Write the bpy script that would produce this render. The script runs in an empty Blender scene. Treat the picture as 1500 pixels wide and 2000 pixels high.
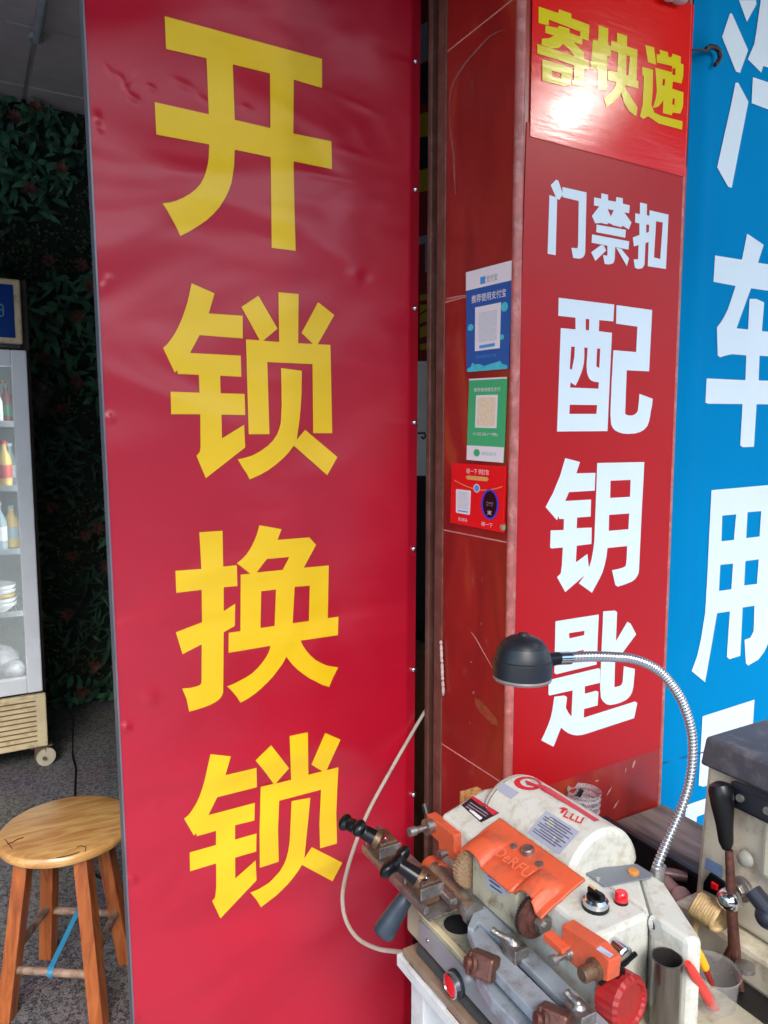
import bpy, bmesh, math, random
from mathutils import Vector, Matrix
from mathutils.bvhtree import BVHTree
random.seed(7)
SC = bpy.context.scene
COL = SC.collection
# ------------------------------------------------------------------ camera maths
F = 1450.0; TH = math.atan(150/1450.0); YAW = math.radians(29.3); EYE = Vector((0, 0, 1.5))
def ray(px, py):
    a = (px-750)/F; b = -(py-1000)/F
    h = math.cos(TH)+b*math.sin(TH); z = -math.sin(TH)+b*math.cos(TH)
    return Vector((h*math.sin(YAW)+a*math.cos(YAW), h*math.cos(YAW)-a*math.sin(YAW), z))
def U(px, py, ax, v):                       # where the sight line meets the plane axis = v
    d = ray(px, py); i = 'XYZ'.index(ax)
    return EYE + d*((v-EYE[i])/d[i])
def onY(v): return lambda x, y: U(x, y, 'Y', v)
def onX(v): return lambda x, y: U(x, y, 'X', v)
def onZ(v): return lambda x, y: U(x, y, 'Z', v)
# ------------------------------------------------------------------ materials
def lin(c):
    return tuple(((v/255)/12.92 if v/255 <= .04045 else ((v/255+.055)/1.055)**2.4) for v in c)
MATS = {}
def mat(name, rgb, rough=.5, metal=0., var=.12, vscale=12., bump=0., bscale=60., dirt=None, dirt_amt=.4, dscale=25.,
        spec=.5, alpha=None, emit=None, trans=0., coat=0.):
    if name in MATS: return MATS[name]
    m = bpy.data.materials.new(name); m.use_nodes = True
    nt = m.node_tree; nd = nt.nodes; L = nt.links
    b = nd['Principled BSDF']
    c = lin(rgb)
    geo = nd.new('ShaderNodeNewGeometry')
    n = nd.new('ShaderNodeTexNoise'); n.inputs['Scale'].default_value = vscale; n.inputs['Detail'].default_value = 6
    L.new(geo.outputs['Position'], n.inputs['Vector'])
    r = nd.new('ShaderNodeValToRGB')
    r.color_ramp.elements[0].position = .3; r.color_ramp.elements[1].position = .7
    r.color_ramp.elements[0].color = (*[v*(1-var) for v in c], 1)
    r.color_ramp.elements[1].color = (*[min(1, v*(1+var)) for v in c], 1)
    L.new(n.outputs['Fac'], r.inputs['Fac'])
    out = r.outputs['Color']
    if dirt:
        n2 = nd.new('ShaderNodeTexNoise'); n2.inputs['Scale'].default_value = dscale; n2.inputs['Detail'].default_value = 9
        n2.inputs['Roughness'].default_value = .65
        L.new(geo.outputs['Position'], n2.inputs['Vector'])
        r2 = nd.new('ShaderNodeValToRGB'); r2.color_ramp.elements[0].position = .5; r2.color_ramp.elements[1].position = .68
        r2.color_ramp.elements[1].color = (dirt_amt,)*3+(1,)
        L.new(n2.outputs['Fac'], r2.inputs['Fac'])
        mx = nd.new('ShaderNodeMix'); mx.data_type = 'RGBA'
        L.new(r2.outputs['Color'], mx.inputs[0]); L.new(out, mx.inputs[6]); mx.inputs[7].default_value = (*lin(dirt), 1)
        out = mx.outputs[2]
    L.new(out, b.inputs['Base Color'])
    b.inputs['Roughness'].default_value = rough; b.inputs['Metallic'].default_value = metal
    b.inputs['Specular IOR Level'].default_value = spec
    if coat: b.inputs['Coat Weight'].default_value = coat; b.inputs['Coat Roughness'].default_value = .15
    if trans: b.inputs['Transmission Weight'].default_value = trans
    if alpha is not None: b.inputs['Alpha'].default_value = alpha
    if emit: b.inputs['Emission Color'].default_value = (*lin(rgb), 1); b.inputs['Emission Strength'].default_value = emit
    if bump:
        nb = nd.new('ShaderNodeTexNoise'); nb.inputs['Scale'].default_value = bscale; nb.inputs['Detail'].default_value = 4
        L.new(geo.outputs['Position'], nb.inputs['Vector'])
        bp = nd.new('ShaderNodeBump'); bp.inputs['Strength'].default_value = bump; bp.inputs['Distance'].default_value = .004
        L.new(nb.outputs['Fac'], bp.inputs['Height']); L.new(bp.outputs['Normal'], b.inputs['Normal'])
    MATS[name] = m
    return m
def vinyl(name, rgb, rough, buckle=.02, var=.03, coat=0., rip=0, spec=.5):
    """printed vinyl sheet: even colour, slow buckles and a faint leathery grain in the normal"""
    if name in MATS: return MATS[name]
    m = mat(name, rgb, rough=rough, var=var, vscale=4., coat=coat, spec=spec)
    nt = m.node_tree; nd = nt.nodes; L = nt.links; b = nd['Principled BSDF']
    geo = nd.new('ShaderNodeNewGeometry')
    mp = nd.new('ShaderNodeMapping'); mp.inputs['Scale'].default_value = (1., 1., 1.9); mp.inputs['Rotation'].default_value = (0, .35, 0)
    L.new(geo.outputs['Position'], mp.inputs['Vector'])
    n1 = nd.new('ShaderNodeTexNoise'); n1.inputs['Scale'].default_value = 2.6; n1.inputs['Detail'].default_value = 1.5; n1.inputs['Distortion'].default_value = .6
    n2 = nd.new('ShaderNodeTexNoise'); n2.inputs['Scale'].default_value = 700; n2.inputs['Detail'].default_value = 2
    L.new(mp.outputs['Vector'], n1.inputs['Vector']); L.new(geo.outputs['Position'], n2.inputs['Vector'])
    b1 = nd.new('ShaderNodeBump'); b1.inputs['Strength'].default_value = 1.; b1.inputs['Distance'].default_value = buckle
    b2 = nd.new('ShaderNodeBump'); b2.inputs['Strength'].default_value = .25; b2.inputs['Distance'].default_value = .0006
    L.new(n1.outputs['Fac'], b1.inputs['Height']); L.new(n2.outputs['Fac'], b2.inputs['Height'])
    L.new(b1.outputs['Normal'], b2.inputs['Normal'])
    if rip:
        n3 = nd.new('ShaderNodeTexNoise'); n3.inputs['Scale'].default_value = 1.; n3.inputs['Detail'].default_value = 5
        m3 = nd.new('ShaderNodeMapping'); m3.inputs['Scale'].default_value = (14, 14, 120); m3.inputs['Rotation'].default_value = (0, .12, 0)
        L.new(geo.outputs['Position'], m3.inputs[0]); L.new(m3.outputs[0], n3.inputs['Vector'])
        b3 = nd.new('ShaderNodeBump'); b3.inputs['Strength'].default_value = .22; b3.inputs['Distance'].default_value = .0012
        L.new(n3.outputs['Fac'], b3.inputs['Height']); L.new(b1.outputs['Normal'], b3.inputs['Normal']); L.new(b3.outputs['Normal'], b2.inputs['Normal']); b1 = b3
    L.new(b2.outputs['Normal'], b.inputs['Normal'])
    if coat: L.new(b1.outputs['Normal'], b.inputs['Coat Normal'])
    return m
# ------------------------------------------------------------------ geometry helpers
class B:
    def __init__(s): s.v = []; s.f = []
    def add(s, v, f):
        o = len(s.v); s.v += [Vector(p) for p in v]; s.f += [tuple(i+o for i in q) for q in f]; return s
    def box(s, a, b, M=None):
        x0, y0, z0 = a; x1, y1, z1 = b
        v = [Vector(p) for p in [(x0,y0,z0),(x1,y0,z0),(x1,y1,z0),(x0,y1,z0),(x0,y0,z1),(x1,y0,z1),(x1,y1,z1),(x0,y1,z1)]]
        if M: v = [M @ p for p in v]
        return s.add(v, [(0,3,2,1),(4,5,6,7),(0,1,5,4),(1,2,6,5),(2,3,7,6),(3,0,4,7)])
    def prism(s, pts, off):
        """closed outline of 3-D points pushed along off"""
        pts = [Vector(p) for p in pts]; n = len(pts); off = Vector(off)
        f = [tuple(range(n)), tuple(range(2*n-1, n-1, -1))]+[((i+1) % n, i, i+n, (i+1) % n+n) for i in range(n)]
        return s.add(pts+[p+off for p in pts], f)
    def lathe(s, p, d, prof, n=24, teeth=0, tamp=0.):
        p = Vector(p); d = Vector(d).normalized()
        a = d.orthogonal().normalized(); b = d.cross(a)
        v = []; f = []
        for k, (r, h) in enumerate(prof):
            for i in range(n):
                t = 2*math.pi*i/n; rr = r*(1-tamp*(i % 2)) if teeth else r
                v.append(p+d*h+(a*math.cos(t)+b*math.sin(t))*rr)
        for k in range(len(prof)-1):
            for i in range(n):
                j = (i+1) % n; f.append((k*n+i, k*n+j, (k+1)*n+j, (k+1)*n+i))
        f.append(tuple(range(n-1, -1, -1))); f.append(tuple(range((len(prof)-1)*n, len(prof)*n)))
        return s.add(v, f)
    def tube(s, pts, r, n=10, cap=True):
        pts = [Vector(p) for p in pts]; m = len(pts)
        rs = r if isinstance(r, (list, tuple)) else [r]*m
        v = []; f = []; a = None
        for k in range(m):
            t = (pts[min(k+1, m-1)]-pts[max(k-1, 0)]).normalized()
            a = t.orthogonal().normalized() if a is None else (a-t*a.dot(t)).normalized()
            b = t.cross(a)
            for i in range(n):
                q = 2*math.pi*i/n; v.append(pts[k]+(a*math.cos(q)+b*math.sin(q))*rs[k])
        for k in range(m-1):
            for i in range(n):
                j = (i+1) % n; f.append((k*n+i, k*n+j, (k+1)*n+j, (k+1)*n+i))
        if cap: f.append(tuple(range(n-1, -1, -1))); f.append(tuple(range((m-1)*n, m*n)))
        return s.add(v, f)
    def ball(s, c, r, M=None, n=16):
        rx = r if isinstance(r, (tuple, list)) else (r, r, r); v = []; f = []; c = Vector(c)
        for k in range(1, n):
            t = math.pi*k/n
            for i in range(n*2):
                q = math.pi*i/n; p = Vector((rx[0]*math.sin(t)*math.cos(q), rx[1]*math.sin(t)*math.sin(q), rx[2]*math.cos(t)))
                v.append(c+(M @ p if M else p))
        e = Vector((0, 0, rx[2])); v += [c+(M @ e if M else e), c-(M @ e if M else e)]
        for k in range(n-2):
            for i in range(n*2):
                j = (i+1) % (n*2); f.append((k*n*2+i, (k+1)*n*2+i, (k+1)*n*2+j, k*n*2+j))
        N = len(v)-2
        for i in range(n*2):
            j = (i+1) % (n*2); f.append((N, i, j)); f.append((N+1, (n-2)*n*2+j, (n-2)*n*2+i))
        return s.add(v, f)
    def build(s, name, m, parent=None, bevel=0., smooth=False, remesh=0.):
        me = bpy.data.meshes.new(name); me.from_pydata([tuple(p) for p in s.v], [], s.f); me.update()
        return link(name, me, m, parent, bevel, smooth, remesh)
def link(name, me, m, parent=None, bevel=0., smooth=False, remesh=0.):
    o = bpy.data.objects.new(name, me); COL.objects.link(o)
    bm = bmesh.new(); bm.from_mesh(me); bmesh.ops.recalc_face_normals(bm, faces=bm.faces); bm.to_mesh(me); bm.free()
    if m: me.materials.clear(); me.materials.append(m)
    if parent:
        o.parent = parent; p = parent; L = Vector((0, 0, 0))
        while p: L += p.location; p = p.parent
        o.location = -L
    if smooth:
        for p in me.polygons: p.use_smooth = True
        try: me.set_sharp_from_angle(angle=math.radians(35))
        except Exception: pass
    if remesh:
        r = o.modifiers.new('r', 'REMESH'); r.mode = 'VOXEL'; r.voxel_size = remesh; r.use_smooth_shade = True
        q = o.modifiers.new('s', 'SMOOTH'); q.iterations = 4
    if bevel:
        b = o.modifiers.new('b', 'BEVEL'); b.width = bevel; b.segments = 2; b.limit_method = 'ANGLE'; b.angle_limit = math.radians(35)
        b.harden_normals = False
    return o
def tag(o, label=None, cat=None, group=None, kind=None):
    if label: o['label'] = label
    if cat: o['category'] = cat
    if group: o['group'] = group
    if kind: o['kind'] = kind
    return o
def thing(name, loc, label, cat, group=None):
    o = bpy.data.objects.new(name, None); COL.objects.link(o); o.location = loc; o.empty_display_size = .05
    return tag(o, label, cat, group)
def flat(polys):
    """filled 2-D outlines (holes by overlap) -> verts, faces"""
    cu = bpy.data.curves.new('tmp', 'CURVE'); cu.dimensions = '2D'; cu.fill_mode = 'BOTH'
    for P in polys:
        sp = cu.splines.new('POLY'); sp.points.add(len(P)-1); sp.use_cyclic_u = True
        for i, (x, y) in enumerate(P): sp.points[i].co = (x, -y, 0, 1)
    o = bpy.data.objects.new('tmp', cu); COL.objects.link(o)
    me = bpy.data.meshes.new_from_object(o.evaluated_get(bpy.context.evaluated_depsgraph_get()))
    bpy.data.objects.remove(o); bpy.data.curves.remove(cu)
    bm = bmesh.new(); bm.from_mesh(me); bmesh.ops.remove_doubles(bm, verts=bm.verts, dist=1e-5)
    return bm
def decal(name, polys, mapper, m, parent, off=(0, 0, 0), sub=0):
    """thin film laid on a surface: outlines are carried on to it by mapper"""
    bm = flat(polys)
    if sub:
        bmesh.ops.triangulate(bm, faces=bm.faces)
        for _ in range(sub): bmesh.ops.subdivide_edges(bm, edges=[e for e in bm.edges if e.calc_length() > 3], cuts=1)
        bmesh.ops.triangulate(bm, faces=bm.faces)
    off = Vector(off)
    for v in bm.verts: v.co = mapper(v.co.x, -v.co.y)+off
    me = bpy.data.meshes.new(name); bm.to_mesh(me); bm.free()
    return link(name, me, m, parent)
def P2(s, ox=0, oy=0, k=1.):
    n = [float(t) for t in s.replace(',', ' ').split()]
    return [(ox+n[i]/k, oy+n[i+1]/k) for i in range(0, len(n), 2)]
def glyph(name, tf, comps, mapper, m, parent, step=None):
    """a character: each comp is a list of outlines (first outer, then holes); comps are stacked by a hair"""
    bmt = bmesh.new(); k = 0
    for c in comps:
        bm = flat([P2(s, *tf) for s in c])
        o = (step or Vector((0, -1, 0)))*(.00012*k); k += 1
        for v in bm.verts: v.co = mapper(v.co.x, -v.co.y)+o
        me = bpy.data.meshes.new('t'); bm.to_mesh(me); bm.free(); bmt.from_mesh(me); bpy.data.meshes.remove(me)
    me = bpy.data.meshes.new(name); bmt.to_mesh(me); bmt.free()
    return link(name, me, m, parent)
def caster_on(objs, off=.0006):
    """mapper that drops a sight line on to real meshes and lifts the hit off the surface"""
    V = []; Fc = []
    for o in objs:
        M = o.matrix_world if not o.parent else Matrix.Identity(4)
        k = len(V); V += [M @ v.co for v in o.data.vertices]; Fc += [tuple(i+k for i in p.vertices) for p in o.data.polygons]
    t = BVHTree.FromPolygons(V, Fc)
    def f(x, y):
        d = ray(x, y).normalized(); h = t.ray_cast(EYE, d)
        for jx, jy in ((.3, .1), (-.3, .15), (.1, -.35), (-.15, -.3)):
            h2 = t.ray_cast(EYE, ray(x+jx, y+jy).normalized())
            if h2[0] is not None and (h[0] is None or h2[3] < h[3]-.004): h = h2
        if h[0] is None: return EYE+d*1.1
        n = h[1] if h[1].dot(d) < 0 else -h[1]
        return h[0]+n*off
    return f
def text(name, s, o, u, v, m, parent, size=1., bold=0., off=None):
    """lettering: o = lower left corner, u = along the line (unit), v = up (unit), size in metres"""
    cu = bpy.data.curves.new('tmp', 'FONT'); cu.body = s; cu.size = size; cu.offset = bold; cu.resolution_u = 2
    ob = bpy.data.objects.new('tmp', cu); COL.objects.link(ob)
    me = bpy.data.meshes.new_from_object(ob.evaluated_get(bpy.context.evaluated_depsgraph_get()))
    bpy.data.objects.remove(ob); bpy.data.curves.remove(cu)
    o = Vector(o); u = Vector(u); v = Vector(v)
    for q in me.vertices: q.co = o+u*q.co.x+v*q.co.y
    return link(name, me, m, parent)
# ------------------------------------------------------------------ palette
M_red = vinyl('matte_red_vinyl', (176, 8, 38), .33, buckle=.03, spec=.7, var=.06)
M_yel = vinyl('yellow_vinyl', (236, 192, 18), .36, buckle=.03, spec=.6)
M_red2 = vinyl('red_sign_vinyl', (172, 8, 16), .4, buckle=.004, spec=.35)
M_white = vinyl('white_vinyl', (210, 222, 228), .45, buckle=.004)
M_redg = vinyl('glossy_red_film', (226, 12, 4), .17, buckle=.003, coat=.35, rip=1)
M_yelg = vinyl('glossy_yellow_film', (222, 200, 4), .17, buckle=.003, coat=.35, rip=1)
M_blue = vinyl('blue_banner_cloth', (0, 124, 178), .8, buckle=.006, spec=.04)
M_cream = mat('cream_enamel', (198, 198, 187), .38, var=.05, dirt=(150, 134, 102), dirt_amt=.5, dscale=55, bump=.14, bscale=220)
M_beige = mat('beige_casting', (166, 160, 138), .5, var=.14, dirt=(98, 74, 52), dirt_amt=.85, dscale=34, bump=.25, bscale=200)
M_orange = mat('orange_enamel', (208, 88, 54), .5, var=.1, dirt=(150, 84, 62), dirt_amt=.7, dscale=34, bump=.12, bscale=200)
M_steel = mat('worn_steel', (160, 155, 150), .35, metal=.85, var=.2, vscale=60, dirt=(85, 62, 45), dirt_amt=.7, dscale=45, bump=.2, bscale=300)
M_bluegrey = mat('blue_grey_paint', (150, 158, 166), .4, metal=.15, var=.06, dirt=(104, 88, 74), dirt_amt=.65, dscale=32, bump=.15, bscale=500)
M_rust = mat('rusty_iron', (104, 66, 56), .45, metal=.5, var=.25, vscale=140, dirt=(58, 42, 38), dirt_amt=.5, dscale=120, bump=.18, bscale=500)
M_bronze = mat('dirty_brass', (116, 90, 70), .4, metal=.6, var=.3, vscale=60, dirt=(70, 45, 30), dirt_amt=.6, dscale=70, bump=.3, bscale=300)
M_chrome = mat('chrome', (205, 208, 212), .14, metal=1., var=.03)
M_blackp = mat('black_plastic', (12, 12, 14), .3, var=.2, spec=.35)
M_handle = mat('blue_black_rubber', (44, 54, 66), .42, var=.2, dirt=(90, 95, 100), dirt_amt=.2)
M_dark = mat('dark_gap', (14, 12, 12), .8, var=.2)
M_redp = mat('red_plastic', (158, 30, 30), .4, var=.15, dirt=(110, 34, 32), dirt_amt=.6)
M_redl = mat('red_lens', (225, 20, 30), .12, var=.05, coat=.5)
M_label = mat('grey_paper_label', (158, 162, 178), .5, var=.06)
M_ink = mat('dark_ink', (62, 60, 72), .6, var=.1)
M_logo = mat('red_ink', (196, 40, 52), .45, var=.08)
M_whitep = mat('white_paint', (214, 216, 212), .45, var=.06, dirt=(120, 110, 95), dirt_amt=.4, bump=.1)
M_tile = None
# polished red-brown tile with ochre clouds and pale scuffs
def make_tile(name='red_stone_tile'):
    m = bpy.data.materials.new(name); m.use_nodes = True; nt = m.node_tree; nd = nt.nodes; L = nt.links; b = nd['Principled BSDF']
    geo = nd.new('ShaderNodeNewGeometry')
    n = nd.new('ShaderNodeTexNoise'); n.inputs['Scale'].default_value = 6; n.inputs['Detail'].default_value = 5; n.inputs['Distortion'].default_value = 1.2
    mp = nd.new('ShaderNodeMapping'); mp.inputs['Scale'].default_value = (1, 1.4, .55); mp.inputs['Location'].default_value = (.7, .15, .3)
    L.new(geo.outputs['Position'], mp.inputs[0]); L.new(mp.outputs[0], n.inputs['Vector'])
    r = nd.new('ShaderNodeValToRGB'); e = r.color_ramp.elements
    e[0].position = .3; e[0].color = (*lin((128, 26, 22)), 1); e[1].position = .72; e[1].color = (*lin((164, 66, 34)), 1)
    e.new(.54).color = (*lin((150, 34, 28)), 1)
    L.new(n.outputs['Fac'], r.inputs[0])
    s = nd.new('ShaderNodeTexNoise'); s.inputs['Scale'].default_value = 16; s.inputs['Detail'].default_value = 8; s.inputs['Roughness'].default_value = .7
    mp2 = nd.new('ShaderNodeMapping'); mp2.inputs['Scale'].default_value = (1.2, 1.2, .8); mp2.inputs['Rotation'].default_value = (.5, .4, .6)
    L.new(geo.outputs['Position'], mp2.inputs[0]); L.new(mp2.outputs[0], s.inputs['Vector'])
    r2 = nd.new('ShaderNodeValToRGB'); r2.color_ramp.elements[0].position = .6; r2.color_ramp.elements[1].position = .74; r2.color_ramp.elements[1].color = (.18, .18, .18, 1)
    L.new(s.outputs['Fac'], r2.inputs[0])
    mx = nd.new('ShaderNodeMix'); mx.data_type = 'RGBA'; L.new(r2.outputs[0], mx.inputs[0]); L.new(r.outputs[0], mx.inputs[6]); mx.inputs[7].default_value = (*lin((190, 130, 120)), 1)
    L.new(mx.outputs[2], b.inputs['Base Color']); b.inputs['Roughness'].default_value = .3
    bp = nd.new('ShaderNodeBump'); bp.inputs['Strength'].default_value = .15; bp.inputs['Distance'].default_value = .002
    L.new(s.outputs['Fac'], bp.inputs['Height']); L.new(bp.outputs[0], b.inputs['Normal'])
    MATS[name] = m; return m
M_tile = make_tile()
M_trim = mat('pink_brown_trim', (168, 92, 84), .4, var=.25, vscale=40, dirt=(205, 150, 145), dirt_amt=.6, dscale=50, bump=.2)
M_grout = mat('pale_grout', (196, 128, 118), .8, var=.2)
M_brown = mat('brown_metal_frame', (108, 66, 54), .5, metal=.2, var=.2, vscale=30, dirt=(150, 110, 95), dirt_amt=.4, bump=.2)
def speck(name, a, b_, scale=260, rough=.75):
    m = bpy.data.materials.new(name); m.use_nodes = True; nt = m.node_tree; nd = nt.nodes; L = nt.links; b = nd['Principled BSDF']
    geo = nd.new('ShaderNodeNewGeometry'); n = nd.new('ShaderNodeTexNoise'); n.inputs['Scale'].default_value = scale; n.inputs['Detail'].default_value = 3
    v = nd.new('ShaderNodeTexVoronoi'); v.inputs['Scale'].default_value = scale*.55
    L.new(geo.outputs['Position'], n.inputs['Vector']); L.new(geo.outputs['Position'], v.inputs['Vector'])
    ad = nd.new('ShaderNodeMath'); ad.operation = 'MULTIPLY_ADD'; L.new(v.outputs['Color'], ad.inputs[0]); ad.inputs[1].default_value = .35; L.new(n.outputs['Fac'], ad.inputs[2])
    r = nd.new('ShaderNodeValToRGB'); r.color_ramp.elements[0].position = .5; r.color_ramp.elements[1].position = .82
    r.color_ramp.elements[0].color = (*lin(a), 1); r.color_ramp.elements[1].color = (*lin(b_), 1)
    L.new(ad.outputs[0], r.inputs[0])
    n3 = nd.new('ShaderNodeTexNoise'); n3.inputs['Scale'].default_value = 3; n3.inputs['Detail'].default_value = 5; L.new(geo.outputs['Position'], n3.inputs['Vector'])
    mx = nd.new('ShaderNodeMix'); mx.data_type = 'RGBA'; mx.blend_type = 'MULTIPLY'; mx.inputs[0].default_value = .5
    L.new(r.outputs[0], mx.inputs[6]); L.new(n3.outputs['Color'], mx.inputs[7])
    L.new(mx.outputs[2], b.inputs['Base Color']); b.inputs['Roughness'].default_value = rough
    bp = nd.new('ShaderNodeBump'); bp.inputs['Strength'].default_value = .5; bp.inputs['Distance'].default_value = .003
    L.new(ad.outputs[0], bp.inputs['Height']); L.new(bp.outputs[0], b.inputs['Normal'])
    MATS[name] = m; return m
M_floor = speck('speckled_grey_floor', (46, 45, 46), (142, 140, 138), 190)
M_pave = speck('concrete_paving', (160, 168, 180), (204, 210, 220), 120)
def wood(name, a, b_, scale=(3, 26, 26), rough=.3, rot=(0, 0, 0), coat=.3):
    m = bpy.data.materials.new(name); m.use_nodes = True; nt = m.node_tree; nd = nt.nodes; L = nt.links; b = nd['Principled BSDF']
    geo = nd.new('ShaderNodeNewGeometry'); mp = nd.new('ShaderNodeMapping'); mp.inputs['Scale'].default_value = scale; mp.inputs['Rotation'].default_value = rot
    L.new(geo.outputs['Position'], mp.inputs[0])
    n = nd.new('ShaderNodeTexNoise'); n.inputs['Scale'].default_value = 1.6; n.inputs['Detail'].default_value = 7; n.inputs['Distortion'].default_value = .8
    L.new(mp.outputs[0], n.inputs['Vector'])
    r = nd.new('ShaderNodeValToRGB'); r.color_ramp.elements[0].position = .32; r.color_ramp.elements[1].position = .66
    r.color_ramp.elements[0].color = (*lin(a), 1); r.color_ramp.elements[1].color = (*lin(b_), 1)
    L.new(n.outputs['Fac'], r.inputs[0]); L.new(r.outputs[0], b.inputs['Base Color'])
    b.inputs['Roughness'].default_value = rough
    if coat: b.inputs['Coat Weight'].default_value = coat; b.inputs['Coat Roughness'].default_value = .2
    MATS[name] = m; return m
M_seat = wood('varnished_seat_wood', (190, 126, 66), (232, 182, 112), (5, 26, 26), .28, (0, 0, -.45), .5)
M_leg = wood('orange_leg_wood', (140, 68, 30), (186, 104, 52), (30, 30, 4), .4)
M_rung = wood('grey_worn_rung', (96, 72, 58), (168, 138, 116), (18, 18, 18), .6, coat=0)
M_board = wood('grimy_board', (72, 58, 50), (150, 130, 116), (14, 3, 10), .7, coat=0)
M_block = wood('pale_wood_block', (150, 88, 40), (220, 168, 104), (90, 90, 8), .7, coat=0)
M_cab = wood('brown_cabinet_wood', (78, 46, 30), (120, 76, 52), (20, 20, 3), .4)
# ------------------------------------------------------------------ setting
tag(B().box((-2.6, 1.16, -.1), (1.9, 4.6, 0)).build('floor', M_floor), kind='structure')
tag(B().box((-40, -60, -.14), (40, 1.16, -.02)).build('pavement', M_pave), kind='structure')
M_wall = mat('grey_plaster', (186, 186, 184), .8, var=.1, bump=.2)
M_wdark = mat('dark_wall', (40, 50, 42), .9, var=.2)
tag(B().box((-2.6, 4.42, 0), (1.9, 4.6, 3.6)).build('back_wall', M_wdark), 'dark wall carrying the artificial foliage at the back of the shop', 'wall')
tag(B().box((-2.75, 1.2, 0), (-2.6, 4.6, 3.6)).build('side_wall', M_wall), 'grey plaster side wall of the shop beside the fridge', 'wall')
tag(B().box((1.75, 1.3, 0), (1.9, 4.42, 3.2)).build('side_wall', M_wall), 'grey plaster side wall glimpsed between red sign and shutter rail', 'wall')
tag(B().box((1.22, 1.06, -.02), (4.5, 1.3, 3.6)).build('facade_wall', M_wall), 'grey shop front wall hidden behind the blue banner', 'wall')
tag(B().box((-2.6, 1.31, 2.75), (1.9, 1.42, 3.6)).build('lintel', M_wdark), 'dark lintel over the shop opening', 'wall')
# suspended ceiling: panels with grooves
ceil = B(); cs = []
for i in range(-3, 3):
    for j in range(5):
        x0 = .349+.6*i+.012; y0 = 3.6-.6*(3-j)+.012 ; y1 = y0+.576
        ceil.box((x0, y0, 3.2), (min(x0+.576, 1.74), min(y1, 4.41), 3.215))
ceil.box((-2.6, 1.42, 3.222), (1.75, 4.42, 3.3))
tag(ceil.build('ceiling', mat('ceiling_panel', (206, 192, 186), .8, var=.08, bump=.2)), kind='structure')
# pale tube bracket hanging under the ceiling
t = thing('ceiling_tube', U(80, 60, 'Z', 3.1), 'pale grey tube running under the dark panelled ceiling', 'tube')
B().tube([U(95, -60, 'Z', 3.12), U(72, 78, 'Z', 3.15)], .016, 12).build('tube', mat('pale_tube', (176, 180, 180), .4), t, smooth=True)
B().lathe(U(71, 80, 'Z', 3.15), (0, 0, 1), [(.03, 0), (.03, .02), (.012, .025), (.012, .05)]).build('bracket', mat('pale_tube', (0, 0, 0)), t, smooth=True)
# canopy over the street front, out of view, extent set to shade the sign
tag(B().box((-.9, -.80, 2.84), (4.6, 1.20, 2.90)).build('canopy', mat('canopy_sheet', (62, 58, 56), .7)), 'unseen flat grey canopy shading the shop front', 'canopy')
tag(B().box((.1, .80, 2.42), (.80, 1.30, 2.80)).build('shade_box', mat('canopy_sheet', (0, 0, 0)), None, bevel=.01), 'unseen dark box added above the tall red sign to shade its top', 'shade box')  # unseen box added to keep sky light off the sign top
ob = thing('unseen_street_building', (0, -12, 0), 'unseen grey building across the street, added to block low sky', 'building')  # unseen; added to keep low sky out of the sign's reflections
B().box((-24, -18, -.1), (24, -14, 5.4)).build('wall', mat('street_wall', (104, 102, 100), .8, var=.2, vscale=.6), ob)
mw_ = mat('street_window', (40, 48, 56), .1)
for i in range(-7, 8):
    for z in (1.0,): B().box((i*3.1-.8, -14.02, z), (i*3.1+.8, -13.97, z+1.7)).build('window', mw_, ob)
# ------------------------------------------------------------------ artificial foliage wall
g = {'leaf_green': B(), 'leaf_dark': B(), 'leaf_moss': B(), 'leaf_red': B()}
def leaf(b, c, d, up, L, w, curl=.3, n=4):
    d = d.normalized(); sd = d.cross(up).normalized(); v = []; f = []
    for k in range(n+1):
        t = k/n; p = c+d*(L*t)+up*(L*curl*(math.sin(t*2.2)-.9*t*t)); ww = w*math.sin(math.pi*min(1, .12+t*.88))
        v += [p-sd*ww+up*ww*.25, p, p+sd*ww+up*ww*.25]
    for k in range(n):
        f += [(3*k, 3*k+1, 3*k+4, 3*k+3), (3*k+1, 3*k+2, 3*k+5, 3*k+4)]
    b.add(v, f)
rnd = random.Random(3); out = Vector((0, -1, 0))
for i in range(8000):
    x = rnd.uniform(-.9, 1.72); z = rnd.uniform(0.02, 3.2); y = rnd.uniform(4.34, 4.41)
    kind = rnd.random(); zone = math.sin(x*5.1+z*2.3)+math.sin(x*2.2-z*6.1)
    a = rnd.uniform(0, 2*math.pi)
    d = Vector((math.cos(a), -rnd.uniform(.1, .8), math.sin(a)-.3))
    if zone > .3:
        leaf(g['leaf_green' if kind < .6 else 'leaf_dark'], Vector((x, y, z)), d, out, rnd.uniform(.05, .13), rnd.uniform(.008, .018))
    elif zone > -.7:
        for _ in range(3):
            q = Vector((x+rnd.uniform(-.05, .05), y, z+rnd.uniform(-.05, .05)))
            leaf(g['leaf_moss' if kind < .7 else 'leaf_dark'], q, Vector((rnd.uniform(-1, 1), -1, rnd.uniform(-1, 1))), out, .022, .007, n=2)
    else:
        leaf(g['leaf_dark'], Vector((x, y, z)), d, out, rnd.uniform(.06, .14), rnd.uniform(.004, .010))
fl = [(U(px, py, 'Y', 4.3)) for px, py in [(140, 1085), (165, 1045), (190, 1030), (185, 1300), (160, 1350), (205, 1105), (95, 510), (160, 520), (60, 120+250), (120, 800), (150, 745), (85, 700), (30, 230), (70, 210), (120, 330), (50, 860), (150, 620), (175, 560), (100, 990), (130, 1200)]]
for c in fl:
    for k in range(16):
        a = k*2.4; e = .25+.5*(k/16)
        leaf(g['leaf_red'], c, Vector((math.cos(a), -1.2*e, math.sin(a))), out, .036+.016*rnd.random(), .0045, .2, 3)
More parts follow.
